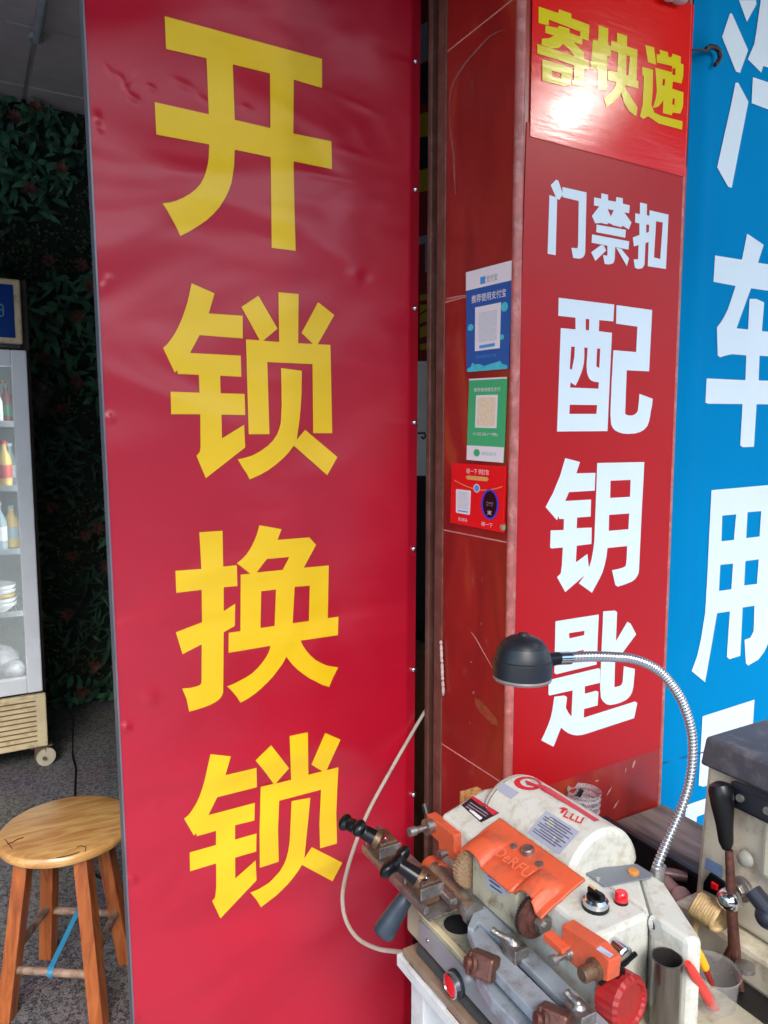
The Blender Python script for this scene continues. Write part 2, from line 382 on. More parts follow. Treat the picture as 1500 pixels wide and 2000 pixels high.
fm = {'leaf_green': (66, 124, 88), 'leaf_dark': (48, 84, 62), 'leaf_moss': (92, 108, 64), 'leaf_red': (116, 70, 58)}
bm_all = B(); midx = []
for i, (k, b) in enumerate(g.items()):
    midx += [i]*len(b.f); bm_all.add(b.v, b.f)
pw = bm_all.build('artificial_foliage', None, None, smooth=True)
for k in g: pw.data.materials.append(mat(k, fm[k], .5, var=.3, vscale=8))
for p, i in zip(pw.data.polygons, midx): p.material_index = i
tag(pw, 'dense artificial foliage with red rosettes covering the back wall', 'foliage', kind='stuff')
# ------------------------------------------------------------------ display fridge
FY = 3.57
def fx(px, py): return U(px, py, 'Y', FY)
fr = thing('display_fridge', (-.06, 3.8, 0), 'tall cream display fridge with blue header and glass door in the dark shop', 'fridge')
M_fbody = mat('fridge_dark_side', (66, 50, 44), .6)
M_fcream = mat('fridge_cream', (224, 206, 164), .45, var=.08, dirt=(130, 95, 55), dirt_amt=.5)
M_fwhite = mat('fridge_white', (236, 240, 243), .4, var=.04)
cab = B(); cab.box((-.36, 3.60, .12), (.262, 3.62, .36)).box((-.36, 3.60, 1.86), (.262, 4.2, 2.16)).box((-.36, 3.6, .30), (-.34, 4.2, 1.86)).box((.235, 3.6, .12), (.262, 4.2, 1.86)).box((-.34, 4.18, .12), (.235, 4.2, 1.86)).box((-.34, 3.62, .12), (.235, 4.18, .36))
cab.build('cabinet', M_fbody, fr, bevel=.004)
B().box((-.335, 4.16, .37), (.232, 4.175, 1.85)).box((-.335, 3.62, .365), (.232, 4.16, .372)).build('lining', mat('fridge_lining', (150, 162, 152), .4), fr)
hd = B().box((-.355, 3.565, 1.885), (.235, 3.598, 2.155)).build('header', M_fcream, fr, bevel=.008)
B().box((-.33, 3.561, 1.91), (U(27, 600, 'Y', FY).x, 3.5645, 2.13)).build('blue_panel', mat('fridge_blue', (18, 62, 140), .2, coat=.5), hd, bevel=.002)
gl = B()
q = U(0, 605, 'Y', 3.56)
gl.tube([(q.x-.02, 3.559, q.z+.022), (q.x+.008, 3.559, q.z+.022), (q.x+.012, 3.559, q.z+.015), (q.x+.012, 3.559, q.z-.02), (q.x+.006, 3.559, q.z-.026), (q.x-.02, 3.559, q.z-.026)], .0025, 6)
gl.tube([(q.x-.02, 3.559, q.z), (q.x+.010, 3.559, q.z)], .0022, 6)
gl.build('header_lettering', mat('pale_green_ink', (120, 190, 190), .5), hd)
dr = B().box((-.36, 3.56, .36), (-.30, 3.598, 1.86)).box((.185, 3.56, .36), (.246, 3.598, 1.86)).box((-.30, 3.5605, 1.79), (.185, 3.5975, 1.86)).box((-.30, 3.5605, .36), (.185, 3.5975, .43))
door = dr.build('door', M_fwhite, fr, bevel=.005)
mg = bpy.data.materials.new('door_glass'); mg.use_nodes = True
bb = mg.node_tree.nodes['Principled BSDF']; bb.inputs['Base Color'].default_value = (.9, .95, .95, 1); bb.inputs['Roughness'].default_value = .04; bb.inputs['Alpha'].default_value = .22
B().box((-.30, 3.575, .43), (.185, 3.579, 1.79)).build('glass', mg, door)
B().box((.05, 3.556, 1.868), (.225, 3.6, 1.880)).build('hinge', M_chrome, fr)
lv = B().box((-.355, 3.57, .10), (.258, 3.598, .345))
lp = lv.build('louvre_panel', M_fcream, fr, bevel=.006)
sl = B()
for k in range(9): sl.box((-.32, 3.567, .13+.023*k), (.215, 3.5702, .135+.023*k))
for k in range(0): sl.box((-.32, 3.5665, .19+.03*k), (.10, 3.5690, .196+.03*k))
sl.build('slot', mat('slot_brown', (128, 96, 60), .7), lp)
shm = mat('wire_white', (190, 196, 196), .4)
for z in (.70, .98, 1.26, 1.54):
    s = B()
    for k in range(26): s.tube([(-.33+.0215*k, 3.63, z), (-.33+.0215*k, 4.15, z)], .002, 5)
    s.tube([(-.335, 3.632, z), (.232, 3.632, z)], .004, 6).tube([(-.335, 4.14, z), (.232, 4.14, z)], .003, 6)
    s.box((-.335, 3.622, z-.002), (.232, 3.626, z+.022))
    s.build('shelf', shm, fr)
B().box((.198, 3.625, .45), (.216, 3.645, 1.82)).build('light_strip', mat('fridge_lamp', (235, 245, 250), .4, emit=3.5), fr)
def bottle(x, y, z, h, r, c, cap, label, g, nm='bottle'):
    o = B().lathe((x, y, z), (0, 0, 1), [(r*.8, 0), (r, .006), (r, h*.58), (r*.85, h*.68), (r*.4, h*.82), (r*.36, h*.93)], 18).build(nm, c, None, smooth=True)
    tag(o, label, 'bottle', g)
    B().lathe((x, y, z+h*.93), (0, 0, 1), [(r*.44, 0), (r*.44, h*.07)], 14).build('cap', cap, o, smooth=True)
    B().lathe((x, y, z+h*.22), (0, 0, 1), [(r*1.02, 0), (r*1.02, h*.28)], 18).build('wrapper', cap, o, smooth=True)
c_am = mat('amber_drink', (214, 140, 30), .15, var=.2); c_go = mat('pale_gold_drink', (206, 176, 96), .2); c_wh = mat('milk_bottle', (226, 228, 226), .3)
c_cl = mat('clear_bottle', (150, 172, 176), .1); c_gr = mat('green_bottle', (58, 120, 78), .15); c_rd = mat('red_wrap', (186, 66, 60), .4)
gg = 'bottles on the shelves of the display fridge'
bottle(.075, 3.70, 1.545, .25, .032, c_am, c_go, 'amber bottle on the top shelf of the fridge, nearest its right side', gg)
bottle(.125, 3.70, 1.545, .17, .026, c_wh, c_wh, 'small white bottle beside the amber bottle in the fridge', gg)
bottle(.09, 3.70, 1.265, .2, .033, c_wh, c_wh, 'white milk bottle on the fridge shelf below the amber bottles', gg)
bottle(.145, 3.69, 1.265, .21, .03, c_go, c_rd, 'pale gold bottle with red wrapper beside the fridge door frame', gg)
bottle(.11, 3.70, .985, .22, .033, c_cl, c_wh, 'clear bottle with white cap on the third fridge shelf, right', gg)
rb_ = random.Random(11); KN = ['amber', 'green', 'pale gold', 'clear', 'white', 'dark red']
KC = [c_am, c_gr, c_go, c_cl, c_wh, mat('dark_red_drink', (120, 34, 30), .2)]
for zi, z in enumerate((1.545, 1.265, .985)):
    for ri, yy in enumerate((3.80, 3.90)):
        for k in range(4, 7):
            ci = rb_.randrange(6); x = -.28+.075*k+rb_.uniform(-.006, .006)
            bottle(x, yy, z, rb_.uniform(.17, .24), rb_.uniform(.027, .033), KC[ci], KC[(ci+rb_.randrange(1, 6)) % 6],
                   '%s bottle, %s in the %s row of the %s fridge shelf' % (KN[ci], ['leftmost', 'middle', 'rightmost'][k-4], ['middle', 'back'][ri], ['top', 'second', 'third'][zi]), gg)
st = thing('bowl_stack', (.09, 3.74, .705), 'stack of pale bowls on the lowest wire shelf of the fridge', 'bowls')
for k in range(5):
    B().lathe((.09, 3.74, .705+.02*k), (0, 0, 1), [(.04, 0), (.075, .03), (.08, .045), (.076, .045), (.038, .006)], 24).build('bowl', c_wh if k != 2 else c_go, st, smooth=True)
bg = B().ball((.07, 3.78, .47), (.1, .09, .075)).ball((.0, 3.74, .45), (.09, .08, .06)).ball((.13, 3.72, .43), (.06, .06, .05)).build('food_bag', mat('clear_film', (190, 188, 190), .25, var=.3, vscale=30, bump=.8, bscale=40), None, smooth=True)
tag(bg, 'crumpled pale plastic bag of food in the bottom of the fridge', 'bag')
for sx, yy in ((.215, 3.62), (-.32, 3.62), (.215, 4.15), (-.32, 4.15)):
    w = B().lathe((sx+.012, yy-.01, .042), (1, 0, 0), [(.016, 0), (.041, .002), (.042, .01), (.041, .02), (.016, .022)], 24)
    # wheel turned side-on to the street
    w = B().lathe((sx+.03, yy-.015, .042), (.25, -1, 0), [(.012, 0), (.041, .002), (.042, .01), (.041, .02), (.012, .022)], 26)
    cst = w.build('caster', mat('nylon_wheel', (206, 198, 172), .5), fr, smooth=True)
    B().box((sx-.012, yy-.036, .03), (sx+.035, yy-.032, .095)).box((sx-.012, yy-.005, .03), (sx+.035, yy-.001, .095)).box((sx-.03, yy-.04, .092), (sx+.06, yy+.02, .1)).lathe((sx+.025, yy-.045, .042), (0, -1, 0), [(.009, 0), (.009, .004)], 12).build('fork', mat('dusty_bracket', (120, 96, 84), .6, metal=.4), cst)
tag(B().tube([(.262, 3.72, .5), U(143, 1400, 'Y', 3.75), U(142, 1478, 'Z', .004), U(148, 1500, 'Z', .004), U(146, 1550, 'Z', .004), (.3, 2.6, .004), (.5, 2.2, .004)], .004, 8).build('trailing_cord', M_blackp, smooth=True), 'thin black cord trailing on the floor behind the stool', 'cord')
# clear acrylic sheet leaning behind the fridge
ac = B().prism([U(x, y, 'Y', 4.05) for x, y in [(56, 740), (60, 732), (108, 765), (72, 815), (58, 800)]], (0, .004, 0)).build('plastic_sheet', mat('murky_acrylic', (110, 90, 88), .2, alpha=.35))
tag(ac, 'murky see-through plastic sheet leaning between fridge and foliage', 'plastic sheet')
# ------------------------------------------------------------------ stool
sc = Vector((.187, 2.092, 0)); R0 = .172
so = thing('stool', sc, 'round wooden stool with varnished seat and orange-brown legs on the grey floor', 'stool')
seat = B().lathe(sc+Vector((0, 0, .422)), (0, 0, 1), [(R0-.012, 0), (R0-.003, .004), (R0, .012), (R0-.001, .02), (R0-.006, .026), (R0-.016, .0285)], 64).build('seat', M_seat, so, smooth=True)
cr = B()
def crack(pts, r=.0011): cr.tube([p+Vector((0, 0, .0004)) for p in pts], r, 5)
crack([U(x, y, 'Z', .4503) for x, y in [(150, 1655), (158, 1652), (168, 1655), (166, 1663)]])
crack([U(x, y, 'Z', .4503) for x, y in [(14, 1648), (24, 1646), (34, 1640), (46, 1636)]], .0016)
crack([U(x, y, 'Z', .4503) for x, y in [(10, 1640), (18, 1650), (24, 1658)]])
crack([U(x, y, 'Z', .4503) for x, y in [(110, 1676), (135, 1671), (155, 1664)]])
cr.build('crack', mat('dark_crack', (60, 34, 18), .8), seat)
feet = [U(x, y, 'Z', 0) for x, y in [(12, 1990), (195, 2003), (94, 1867), (248, 1877)]]
legs = []
for f in feet:
    d = Vector((f.x-sc.x, f.y-sc.y, 0)); top = Vector((sc.x, sc.y, .424))+d*.62
    a = math.atan2(feet[1].y-feet[0].y, feet[1].x-feet[0].x)
    ux = Vector((math.cos(a), math.sin(a), 0)); uy = Vector((-ux.y, ux.x, 0)); h = .0185
    v = [p+ux*sx*h+uy*sy*h for p in (f, top) for sx, sy in ((-1, -1), (1, -1), (1, 1), (-1, 1))]
    B().add(v, [(0, 3, 2, 1), (4, 5, 6, 7), (0, 1, 5, 4), (1, 2, 6, 5), (2, 3, 7, 6), (3, 0, 4, 7)]).build('leg', M_leg, so, bevel=.002)
    legs.append((f, top))
def at(i, z): f, t = legs[i]; return f+(t-f)*(z/.424)
for i, j, z in ((0, 1, .125), (2, 3, .15), (0, 2, .165), (1, 3, .165)):
    B().tube([at(i, z), at(j, z)], .0105, 12).build('rung', M_rung, so, smooth=True)
bs = B(); a_ = at(0, .125).lerp(at(1, .125), .48); b_ = at(2, .15).lerp(at(3, .15), .45)
bs.lathe(a_-(at(1, .125)-at(0, .125)).normalized()*.006, at(1, .125)-at(0, .125), [(.0125, 0), (.0132, .006), (.0125, .014)], 12)
dd = (b_-a_).normalized(); sd = dd.cross(Vector((0, 0, 1))).normalized()*.007
bs.prism([a_-sd+Vector((0, 0, .012)), a_+sd+Vector((0, 0, .012)), b_+sd+Vector((0, 0, .012)), b_-sd+Vector((0, 0, .012))], (0, 0, .002))
bs.build('strap', mat('blue_strap', (54, 138, 176), .45), so)
# ------------------------------------------------------------------ the tall red sign
SY = 1.27
LE = lambda y: 163+.0495*y
RE = lambda y: 822-.0085*y
sg = thing('locksmith_sign', (.5, SY, .15), 'tall red sign with four big yellow Chinese characters beside the pillar', 'sign')
NU, NV = 150, 520; y0, y1 = -330, 2560
pim = [(245, 1420, 9, .005), (258, 1715, 9, .005), (264, 1985, 9, .004), (214, 545, 7, .003), (204, 560, 6, .003), (215, 815, 7, .004), (292, 1362, 16, .003), (244, 168, 16, .0022, 1.2, 4), (252, 158, 14, -.0016, 2.3, 4), (232, 150, 12, .0016, .7, 4), (262, 192, 13, .0024, .6, 3), (238, 182, 12, .0014, 2.0, 5), (190, 232, 12, .0026, 1.4, 2), (196, 248, 9, -.002, 1.0, 2), (296, 172, 10, .002, .5, 3), (360, 166, 22, .0016, .45, 3.5), (482, 212, 12, .0018, .5, 3), (396, 194, 12, .0014, .6, 3), (214, 140, 14, .0012, 1.0, 5), (205, 556, 10, .0016, 2, 3), (690, 300, 40, .0012, .3, 7), (640, 345, 60, .0014, .2, 9), (700, 205, 40, .001, .4, 8), (690, 541, 16, .0025), (714, 538, 12, -.002), (305, 1570, 12, .0016), (797, 122, 26, .0011, .25, 6), (792, 372, 30, .0011, -.2, 6), (794, 604, 26, .001, .35, 6), (790, 828, 30, .0011, .1, 7), (790, 1074, 28, .001, -.3, 6), (790, 1310, 28, .001, .3, 6), (788, 1554, 28, .001, -.1, 7), (700, 250, 20, .001), (470, 1915, 12, .001), (590, 1840, 14, .001)]
V = []; Fq = []
for j in range(NV+1):
    py = y0+(y1-y0)*j/NV
    for i in range(NU+1):
        s = i/NU; px = LE(py)+(RE(py)-LE(py))*s
        dpx = RE(py)-px
        if dpx < 16: pd = SY+.010*(16-dpx)/16
        else: pd = SY
        p = U(px, py, 'Y', pd)
        for (a, b, r, h, *e) in pim:
            if abs(px-a) > 3*r or abs(py-b) > 3*r: continue
            if e:
                ca, sa = math.cos(e[0]), math.sin(e[0]); dx, dy = px-a, py-b
                q = (dx*ca+dy*sa)**2/(r*r)+(-dx*sa+dy*ca)**2*e[1]**2/(r*r)
            else: q = ((px-a)**2+(py-b)**2*1.2)/(r*r)
            if q < 6: p.y -= h*math.exp(-q)
        V.append(p)
for j in range(NV):
    for i in range(NU):
        a = j*(NU+1)+i; Fq.append((a, a+1, a+NU+2, a+NU+1))
sheet = B().add(V, Fq).build('vinyl_face', M_red, sg, smooth=True)
bl = [U(LE(y), y, 'Y', SY) for y in (y0, y1)]; br = [U(RE(y)-1, y, 'Y', SY) for y in (y0, y1)]
pan = B().prism([bl[0]+Vector((0, .013, 0)), br[0]+Vector((0, .013, 0)), br[1]+Vector((0, .013, 0)), bl[1]+Vector((0, .013, 0))], (0, .018, 0))
pan.build('backing_panel', mat('grey_aluminium', (120, 122, 128), .4, metal=.5), sg)
edge = B()
for k in range(0, 20):
    ya = y0+(y1-y0)*k/20; yb = y0+(y1-y0)*(k+1)/20
    a = U(LE(ya), ya, 'Y', SY); b = U(LE(yb), yb, 'Y', SY)
    edge.add([a+Vector((-.0018, -.0016, 0)), b+Vector((-.0018, -.0016, 0)), b+Vector((.0008, -.0016, 0)), a+Vector((.0008, -.0016, 0)), a+Vector((-.0018, .03, 0)), b+Vector((-.0018, .03, 0)), b+Vector((.0008, .03, 0)), a+Vector((.0008, .03, 0))], [(0, 1, 2, 3), (0, 4, 5, 1), (4, 7, 6, 5), (2, 6, 7, 3)])
edge.build('edge_trim', mat('grey_aluminium', (0, 0, 0)), sg)
for k, (x, y) in enumerate([(812, 120), (812, 370), (811, 602), (810, 825), (808, 1072), (808, 1308), (808, 1552), (806, 1800)]):
    B().lathe(U(x, y, 'Y', SY+.004), (0, -1, 0), [(.0055, -.003), (.0055, .001), (.0042, .003), (.0018, .0042)], 14).build('screw', M_chrome, sg, smooth=True)
mS = onY(SY-.0012)
glyph('character', (290, 20, 3.947), [["125,45 1338,375 1338,600 1120,535 1117,950 1410,1010 1415,1225 1118,1165 1125,1500 1135,1855 950,1832 942,1133 665,1075 660,1200 640,1330 615,1400 590,1450 550,1515 500,1570 445,1622 380,1665 315,1706 245,1740 215,1672 180,1610 145,1545 108,1488 160,1483 210,1470 265,1447 320,1415 362,1382 400,1340 427,1292 445,1240 458,1185 465,1130 468,1035 60,958 48,708 465,802 448,370 135,298",
  "650,417 937,487 940,908 665,845"]], mS, M_yel, sg)
glyph('character', (300, 540, 3.947), [["293,52 470,130 425,285 687,303 687,478 355,452 280,590 672,610 676,773 513,765 517,900 702,905 706,1068 523,1065 527,1248 698,1143 706,1318 403,1555 330,1383 355,1355 362,1320 360,1062 136,1062 131,888 354,896 349,758 186,752 183,722 163,742 73,550 103,525 130,490 162,443 190,390 220,322 245,250 262,195 275,140"],
  ["808,148 955,402 845,495 968,505 962,122 1118,135 1114,515 1228,520 1140,435 1268,198 1393,297 1265,523 1363,527 1377,1208 1230,1208 1225,676 876,660 893,1216 733,1216 712,485 818,492 677,235"],
  ["982,706 1142,727 1141,820 1140,900 1134,1000 1125,1100 1103,1258 1168,1182 1417,1392 1338,1532 1080,1305 1043,1355 1000,1400 947,1447 890,1490 815,1532 740,1565 718,1520 690,1480 648,1410 705,1397 760,1380 822,1347 880,1305 918,1267 950,1220 967,1177 980,1130 987,1000 985,850"]], mS, M_yel, sg)
glyph('character', (320, 1010, 4.054), [["281,120 465,108 470,392 578,380 583,546 474,555 474,745 565,685 562,862 474,912 470,1385 463,1410 450,1430 428,1452 400,1470 362,1490 320,1505 260,1525 200,1540 180,1440 145,1358 220,1350 275,1335 290,1325 298,1310 300,1008 148,1086 95,912 302,832 300,576 98,600 92,425 297,410"],
  ["757,64 933,95 900,180 1153,160 1205,220 1108,400 1306,382 1298,800 1382,788 1378,935 1083,978 1103,1020 1130,1060 1162,1097 1200,1130 1243,1154 1290,1175 1381,1190 1340,1270 1308,1345 1253,1328 1200,1300 1150,1275 1100,1240 1058,1207 1020,1170 970,1106 938,1165 900,1215 862,1265 820,1310 770,1358 720,1400 665,1438 607,1470 580,1427 550,1390 527,1364 500,1340 552,1320 600,1295 652,1267 700,1235 742,1195 780,1150 808,1110 830,1070 845,1018 512,1075 513,915 606,903 608,455 684,448 578,365 615,335 650,300 677,262 700,220 719,180 735,140",
   "815,332 993,316 940,418 735,438", "771,587 888,573 876,862 765,878", "1036,552 1155,543 1148,822 1020,840"]], mS, M_yel, sg)
glyph('character', (340, 1410, 4.286), [["305,270 476,288 430,445 690,384 694,547 362,630 287,780 677,677 672,825 511,865 510,985 690,933 688,1085 511,1136 512,1310 684,1158 690,1326 388,1645 318,1498 335,1482 345,1460 353,1380 352,1184 133,1251 131,1092 350,1030 352,912 190,957 186,930 166,952 84,810 120,780 150,740 182,690 210,630 234,562 255,490"],
  ["682,322 812,195 963,388 852,515 980,483 967,118 1120,86 1124,442 1240,412 1149,357 1265,92 1394,148 1277,403 1376,378 1366,560 1358,760 1364,1018 1222,1058 1216,850 1230,567 880,660 870,900 876,1170 717,1221 715,950 725,543 832,518 770,430"],
  ["983,662 1140,634 1120,850 1090,1142 1151,1047 1409,1178 1326,1334 1070,1196 1037,1250 1000,1300 952,1358 900,1410 862,1447 820,1480 727,1551 690,1490 638,1428 690,1407 740,1380 795,1345 840,1300 884,1252 920,1190 940,1138 955,1080 965,1015 970,950"]], mS, M_yel, sg)
# ------------------------------------------------------------------ pillar
PX0 = U(1003, 850, 'Y', 1.0).x; PX1 = 1.215; PY = 1.0
pl = thing('tiled_pillar', (1.0, 1.1, 0), 'red-brown stone-tiled pillar at the shop corner carrying posters and payment cards', 'pillar')
B().box((PX0, PY, -.02), (PX1, 1.215, 3.2)).build('shaft', M_tile, pl)
B().tube([(PX0+.002, PY+.002, 0), (PX0+.002, PY+.002, 3.0)], .0085, 14).build('corner_trim', M_trim, pl, smooth=True)
B().tube([(PX1-.002, PY+.002, 0), (PX1-.002, PY+.002, 3.0)], .005, 10).build('corner_trim', M_trim, pl, smooth=True)
gr = B()
for z in (.437, .8757, 1.3142, 1.7527, 2.206, 2.64):
    gr.box((PX0-.0006, 1.012, z-.0012), (PX0+.001, 1.2148, z+.0012))
    gr.box((PX0+.012, PY-.0006, z-.0012), (PX1-.008, PY+.001, z+.0012))
gr.build('grout_line', M_grout, pl)
mP = onX(PX0-.0008)
def streak(pts, w, m=M_grout, nm='scratch', mp=None):
    pts = [Vector(p).to_2d() if False else Vector((*p, 0)) for p in pts]; A = []; Bq = []
    for i, p in enumerate(pts):
        t = (pts[min(i+1, len(pts)-1)]-pts[max(i-1, 0)]).normalized(); n = Vector((-t.y, t.x, 0)); k = w*(math.sin(math.pi*(i+.35)/(len(pts)-.3))*.8+.2)
        A.append(tuple((p+n*k)[:2])); Bq.append(tuple((p-n*k)[:2]))
    return decal(nm, [A+Bq[::-1]], mp or mP, m, pl)
M_scuff = mat('pink_scuff', (150, 74, 70), .55, var=.3, vscale=50)
streak([(988, 57), (972, 62), (955, 72), (940, 88), (925, 105), (910, 122), (898, 140), (886, 160), (880, 180), (878, 205), (879, 225)], 2.2, M_scuff)
streak([(879, 225), (879, 245), (882, 268), (886, 300), (888, 350), (890, 380)], 2.4, M_scuff)
streak([(872, 584), (890, 580), (912, 576)], 1.6, M_grout)
streak([(920, 1234), (930, 1248), (945, 1275), (965, 1310)], 1.0, M_grout)
for (x, y, r) in [(940, 1218, 2.2), (920, 1293, 2), (925, 1353, 3), (918, 1412, 2), (985, 243, 1.6), (1042, 1600, 2)]:
    decal('scratch', [[(x+r*math.cos(a), y+r*1.2*math.sin(a)) for a in [k*.7 for k in range(9)]]], mP, M_scuff, pl)
# ochre worn patch
och = mat('ochre_wear', (138, 62, 36), .5, var=.35, vscale=60, dirt=(140, 36, 28), dirt_amt=.95, dscale=45)
decal('worn_patch', [[(926, 1362), (936, 1366), (950, 1378), (964, 1395), (974, 1408), (972, 1418), (962, 1415), (950, 1404), (938, 1392), (930, 1380)]], mP, och, pl)
sc2 = mat('white_scuff', (196, 140, 130), .6, var=.3, vscale=80)
for (x, y, rx, ry, a) in [(1238, 1492, 2.5, 9, .3), (1190, 1545, 1.5, 10, .5), (1203, 1572, 1.5, 12, .55), (1166, 1525, 5, 1.5, -.3), (1222, 1504, 1.2, 6, .2)]:
    pts = [(x+q*rx*math.cos(t)*math.cos(a)-q*ry*math.sin(t)*math.sin(a), y+q*rx*math.cos(t)*math.sin(a)+q*ry*math.sin(t)*math.cos(a)) for t, q in [(k*.35, rnd.uniform(.55, 1.15)) for k in range(18)]]
    decal('scuff', [pts], onY(PY-.0008), sc2, pl)
# chipped spot on the guide edge
# shutter guide channel behind the pillar
gd = thing('shutter_guide', (PX0, 1.26, 0), 'brown metal roller-shutter rail with a black slot between sign and pillar', 'shutter rail')
M_gl = mat('brown_metal_frame', (0, 0, 0))
def gcol(xa, xb, Xp, mt, nm, z0=0, z1=3.0, dx=.02):
    ya = U(xa, 850, 'X', Xp).y; yb = U(xb, 850, 'X', Xp).y
    return B().box((Xp, min(ya, yb), z0), (Xp+dx, max(ya, yb), z1)).build(nm, mt, gd, bevel=.0015)
gcol(865.5, 850, PX0-.003, M_gl, 'front_flange')
gcol(850, 839, PX0+.012, M_dark, 'slot')
gcol(839, 832, PX0-.001, M_gl, 'rear_flange')
ch = B(); q = U(862, 1255, 'X', PX0-.004)
for k in range(9): ch.ball(q+Vector((-.001, -.002*k*.6, -.012*k)), (.003, .004, .005+.003*(k % 3)), n=6)
ch.build('chipped_plaster', mat('chipped_white', (190, 170, 160), .8, var=.3, bump=1.), gd)
# ------------------------------------------------------------------ what shows through the narrow gap
ib = thing('inner_sign', U(825, 350, 'Y', 1.9), 'dim red inner sign with yellow and white shapes seen through the narrow gap', 'sign')
def gq(x0, y0, x1, y1, Y): return [U(x0, y0, 'Y', Y), U(x1, y0, 'Y', Y), U(x1, y1, 'Y', Y), U(x0, y1, 'Y', Y)]
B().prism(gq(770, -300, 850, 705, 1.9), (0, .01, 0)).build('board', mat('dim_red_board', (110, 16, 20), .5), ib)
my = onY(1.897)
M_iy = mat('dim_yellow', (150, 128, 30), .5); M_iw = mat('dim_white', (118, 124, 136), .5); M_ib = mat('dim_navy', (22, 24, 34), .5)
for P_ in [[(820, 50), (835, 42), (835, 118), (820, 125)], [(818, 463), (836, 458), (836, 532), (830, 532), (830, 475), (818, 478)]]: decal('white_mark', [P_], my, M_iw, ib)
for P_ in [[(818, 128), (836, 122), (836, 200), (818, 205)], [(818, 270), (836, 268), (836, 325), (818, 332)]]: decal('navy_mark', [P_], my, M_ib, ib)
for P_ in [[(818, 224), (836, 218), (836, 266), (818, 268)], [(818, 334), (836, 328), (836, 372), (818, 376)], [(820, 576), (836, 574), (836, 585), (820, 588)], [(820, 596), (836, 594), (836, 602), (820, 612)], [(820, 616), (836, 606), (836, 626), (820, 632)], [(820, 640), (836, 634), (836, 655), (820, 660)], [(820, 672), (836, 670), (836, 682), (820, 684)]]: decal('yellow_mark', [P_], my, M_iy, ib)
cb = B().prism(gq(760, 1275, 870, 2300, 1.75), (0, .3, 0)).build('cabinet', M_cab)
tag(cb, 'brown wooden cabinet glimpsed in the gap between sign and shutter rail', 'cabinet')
tag(B().prism(gq(770, 930, 860, 1274, 2.1), (0, .05, 0)).build('dark_sheet', M_dark), 'dark sheet behind the gap above the brown cabinet', 'board')  # plain dark sheet filling the black stretch behind the gap
hk = B().tube([U(x, y, 'Y', 2.5) for x, y in [(816, 846), (830, 846), (831, 852), (827, 857), (823, 853)]], .004, 6).build('wall_hook', M_blackp, smooth=True)
tag(hk, 'small black wall hook seen in the narrow gap', 'hook')
tag(B().box((.9, 2.6, 0), (1.75, 2.65, 3.2)).build('partition', M_wall), 'grey partition seen through the narrow gap', 'wall')
# ------------------------------------------------------------------ pillar posters
mA = onY(PY-.0015)
lp_ = thing('service_poster', U(1160, 900, 'Y', PY), 'matte red poster on the pillar with white Chinese characters about keys', 'poster')
B().prism([mA(x, y) for x, y in [(1029, 238), (1342, 325), (1288, 1463), (989, 1560)]], (0, .001, 0)).build('sheet', M_red2, lp_)
mA2 = onY(PY-.0019)
gpd = thing('courier_poster', U(1190, 160, 'Y', PY), 'glossy red poster at pillar top with yellow characters and a lamp glare', 'poster')
# glossy film: slightly rippled sheet
V = []; Fq = []; N = 60
c0, c1, c2, c3 = (1041, -60), (1356, 10), (1339, 346), (1036, 266)
for j in range(N+1):
    for i in range(N+1):
        s = i/N; t = j/N
        x = (c0[0]*(1-s)+c1[0]*s)*(1-t)+(c3[0]*(1-s)+c2[0]*s)*t; y = (c0[1]*(1-s)+c1[1]*s)*(1-t)+(c3[1]*(1-s)+c2[1]*s)*t
        V.append(U(x, y, 'Y', PY-.0028))
for j in range(N):
    for i in range(N): a = j*(N+1)+i; Fq.append((a, a+1, a+N+2, a+N+1))
B().add(V, Fq).build('film', M_redg, gpd, smooth=True)
mG = onY(PY-.0033); T = (1030, 0, 4.6875)
glyph('character', T, [["103,60 283,120 290,85 402,125 402,165 568,228 560,375 483,345 485,290 195,178 197,235 103,210"],
 ["165,235 280,255 290,235 385,265 385,300 505,345 500,412 165,300"], ["270,290 360,320 345,380 290,440 220,445 130,410 132,355 200,350 245,325"],
 ["325,320 400,340 430,395 520,480 520,540 440,525 380,450 320,400"], ["90,405 560,555 560,645 90,490"], ["425,600 520,625 515,775 490,795 410,775 412,735 425,730"],
 ["135,545 412,622 390,775 340,790 135,740", "220,650 312,675 305,722 220,700"]], mG, M_yelg, gpd)
glyph('character', T, [["600,360 652,372 645,640 580,625"], ["652,232 740,262 725,830 640,820"], ["735,410 768,425 762,525 733,510"],
 ["765,370 820,388 820,300 912,330 910,425 1005,458 998,735 1018,745 1015,812 735,735 735,640 820,662 828,482 765,462", "905,508 937,518 922,692 900,685"],
 ["815,745 905,768 862,850 800,930 720,980 700,900 770,840 800,790"], ["890,790 925,850 965,920 1005,985 995,1068 930,1020 880,940 860,850"]], mG, M_yelg, gpd)
glyph('character', T, [["1080,412 1160,435 1180,592 1105,570"],
 ["1210,455 1285,478 1290,520 1318,525 1330,492 1405,518 1402,580 1430,592 1425,700 1410,765 1330,745 1325,812 1428,845 1425,970 1400,1040 1330,1030 1320,1055 1240,1035 1245,920 1200,975 1150,990 1175,900 1185,830 1170,620 1322,662 1325,605 1185,572 1183,495 1215,500", "1328,622 1357,630 1352,692 1325,682", "1240,722 1262,727 1255,785 1235,780", "1330,900 1350,906 1345,962 1325,955"],
 ["1050,610 1150,640 1145,850 1135,960 1160,1030 1220,1060 1420,1112 1415,1187 1200,1130 1105,1065 1060,1090 1030,1065 1055,960 1065,700 1050,690"]], mG, M_yelg, gpd)
T = (1050, 340, 5.5556)
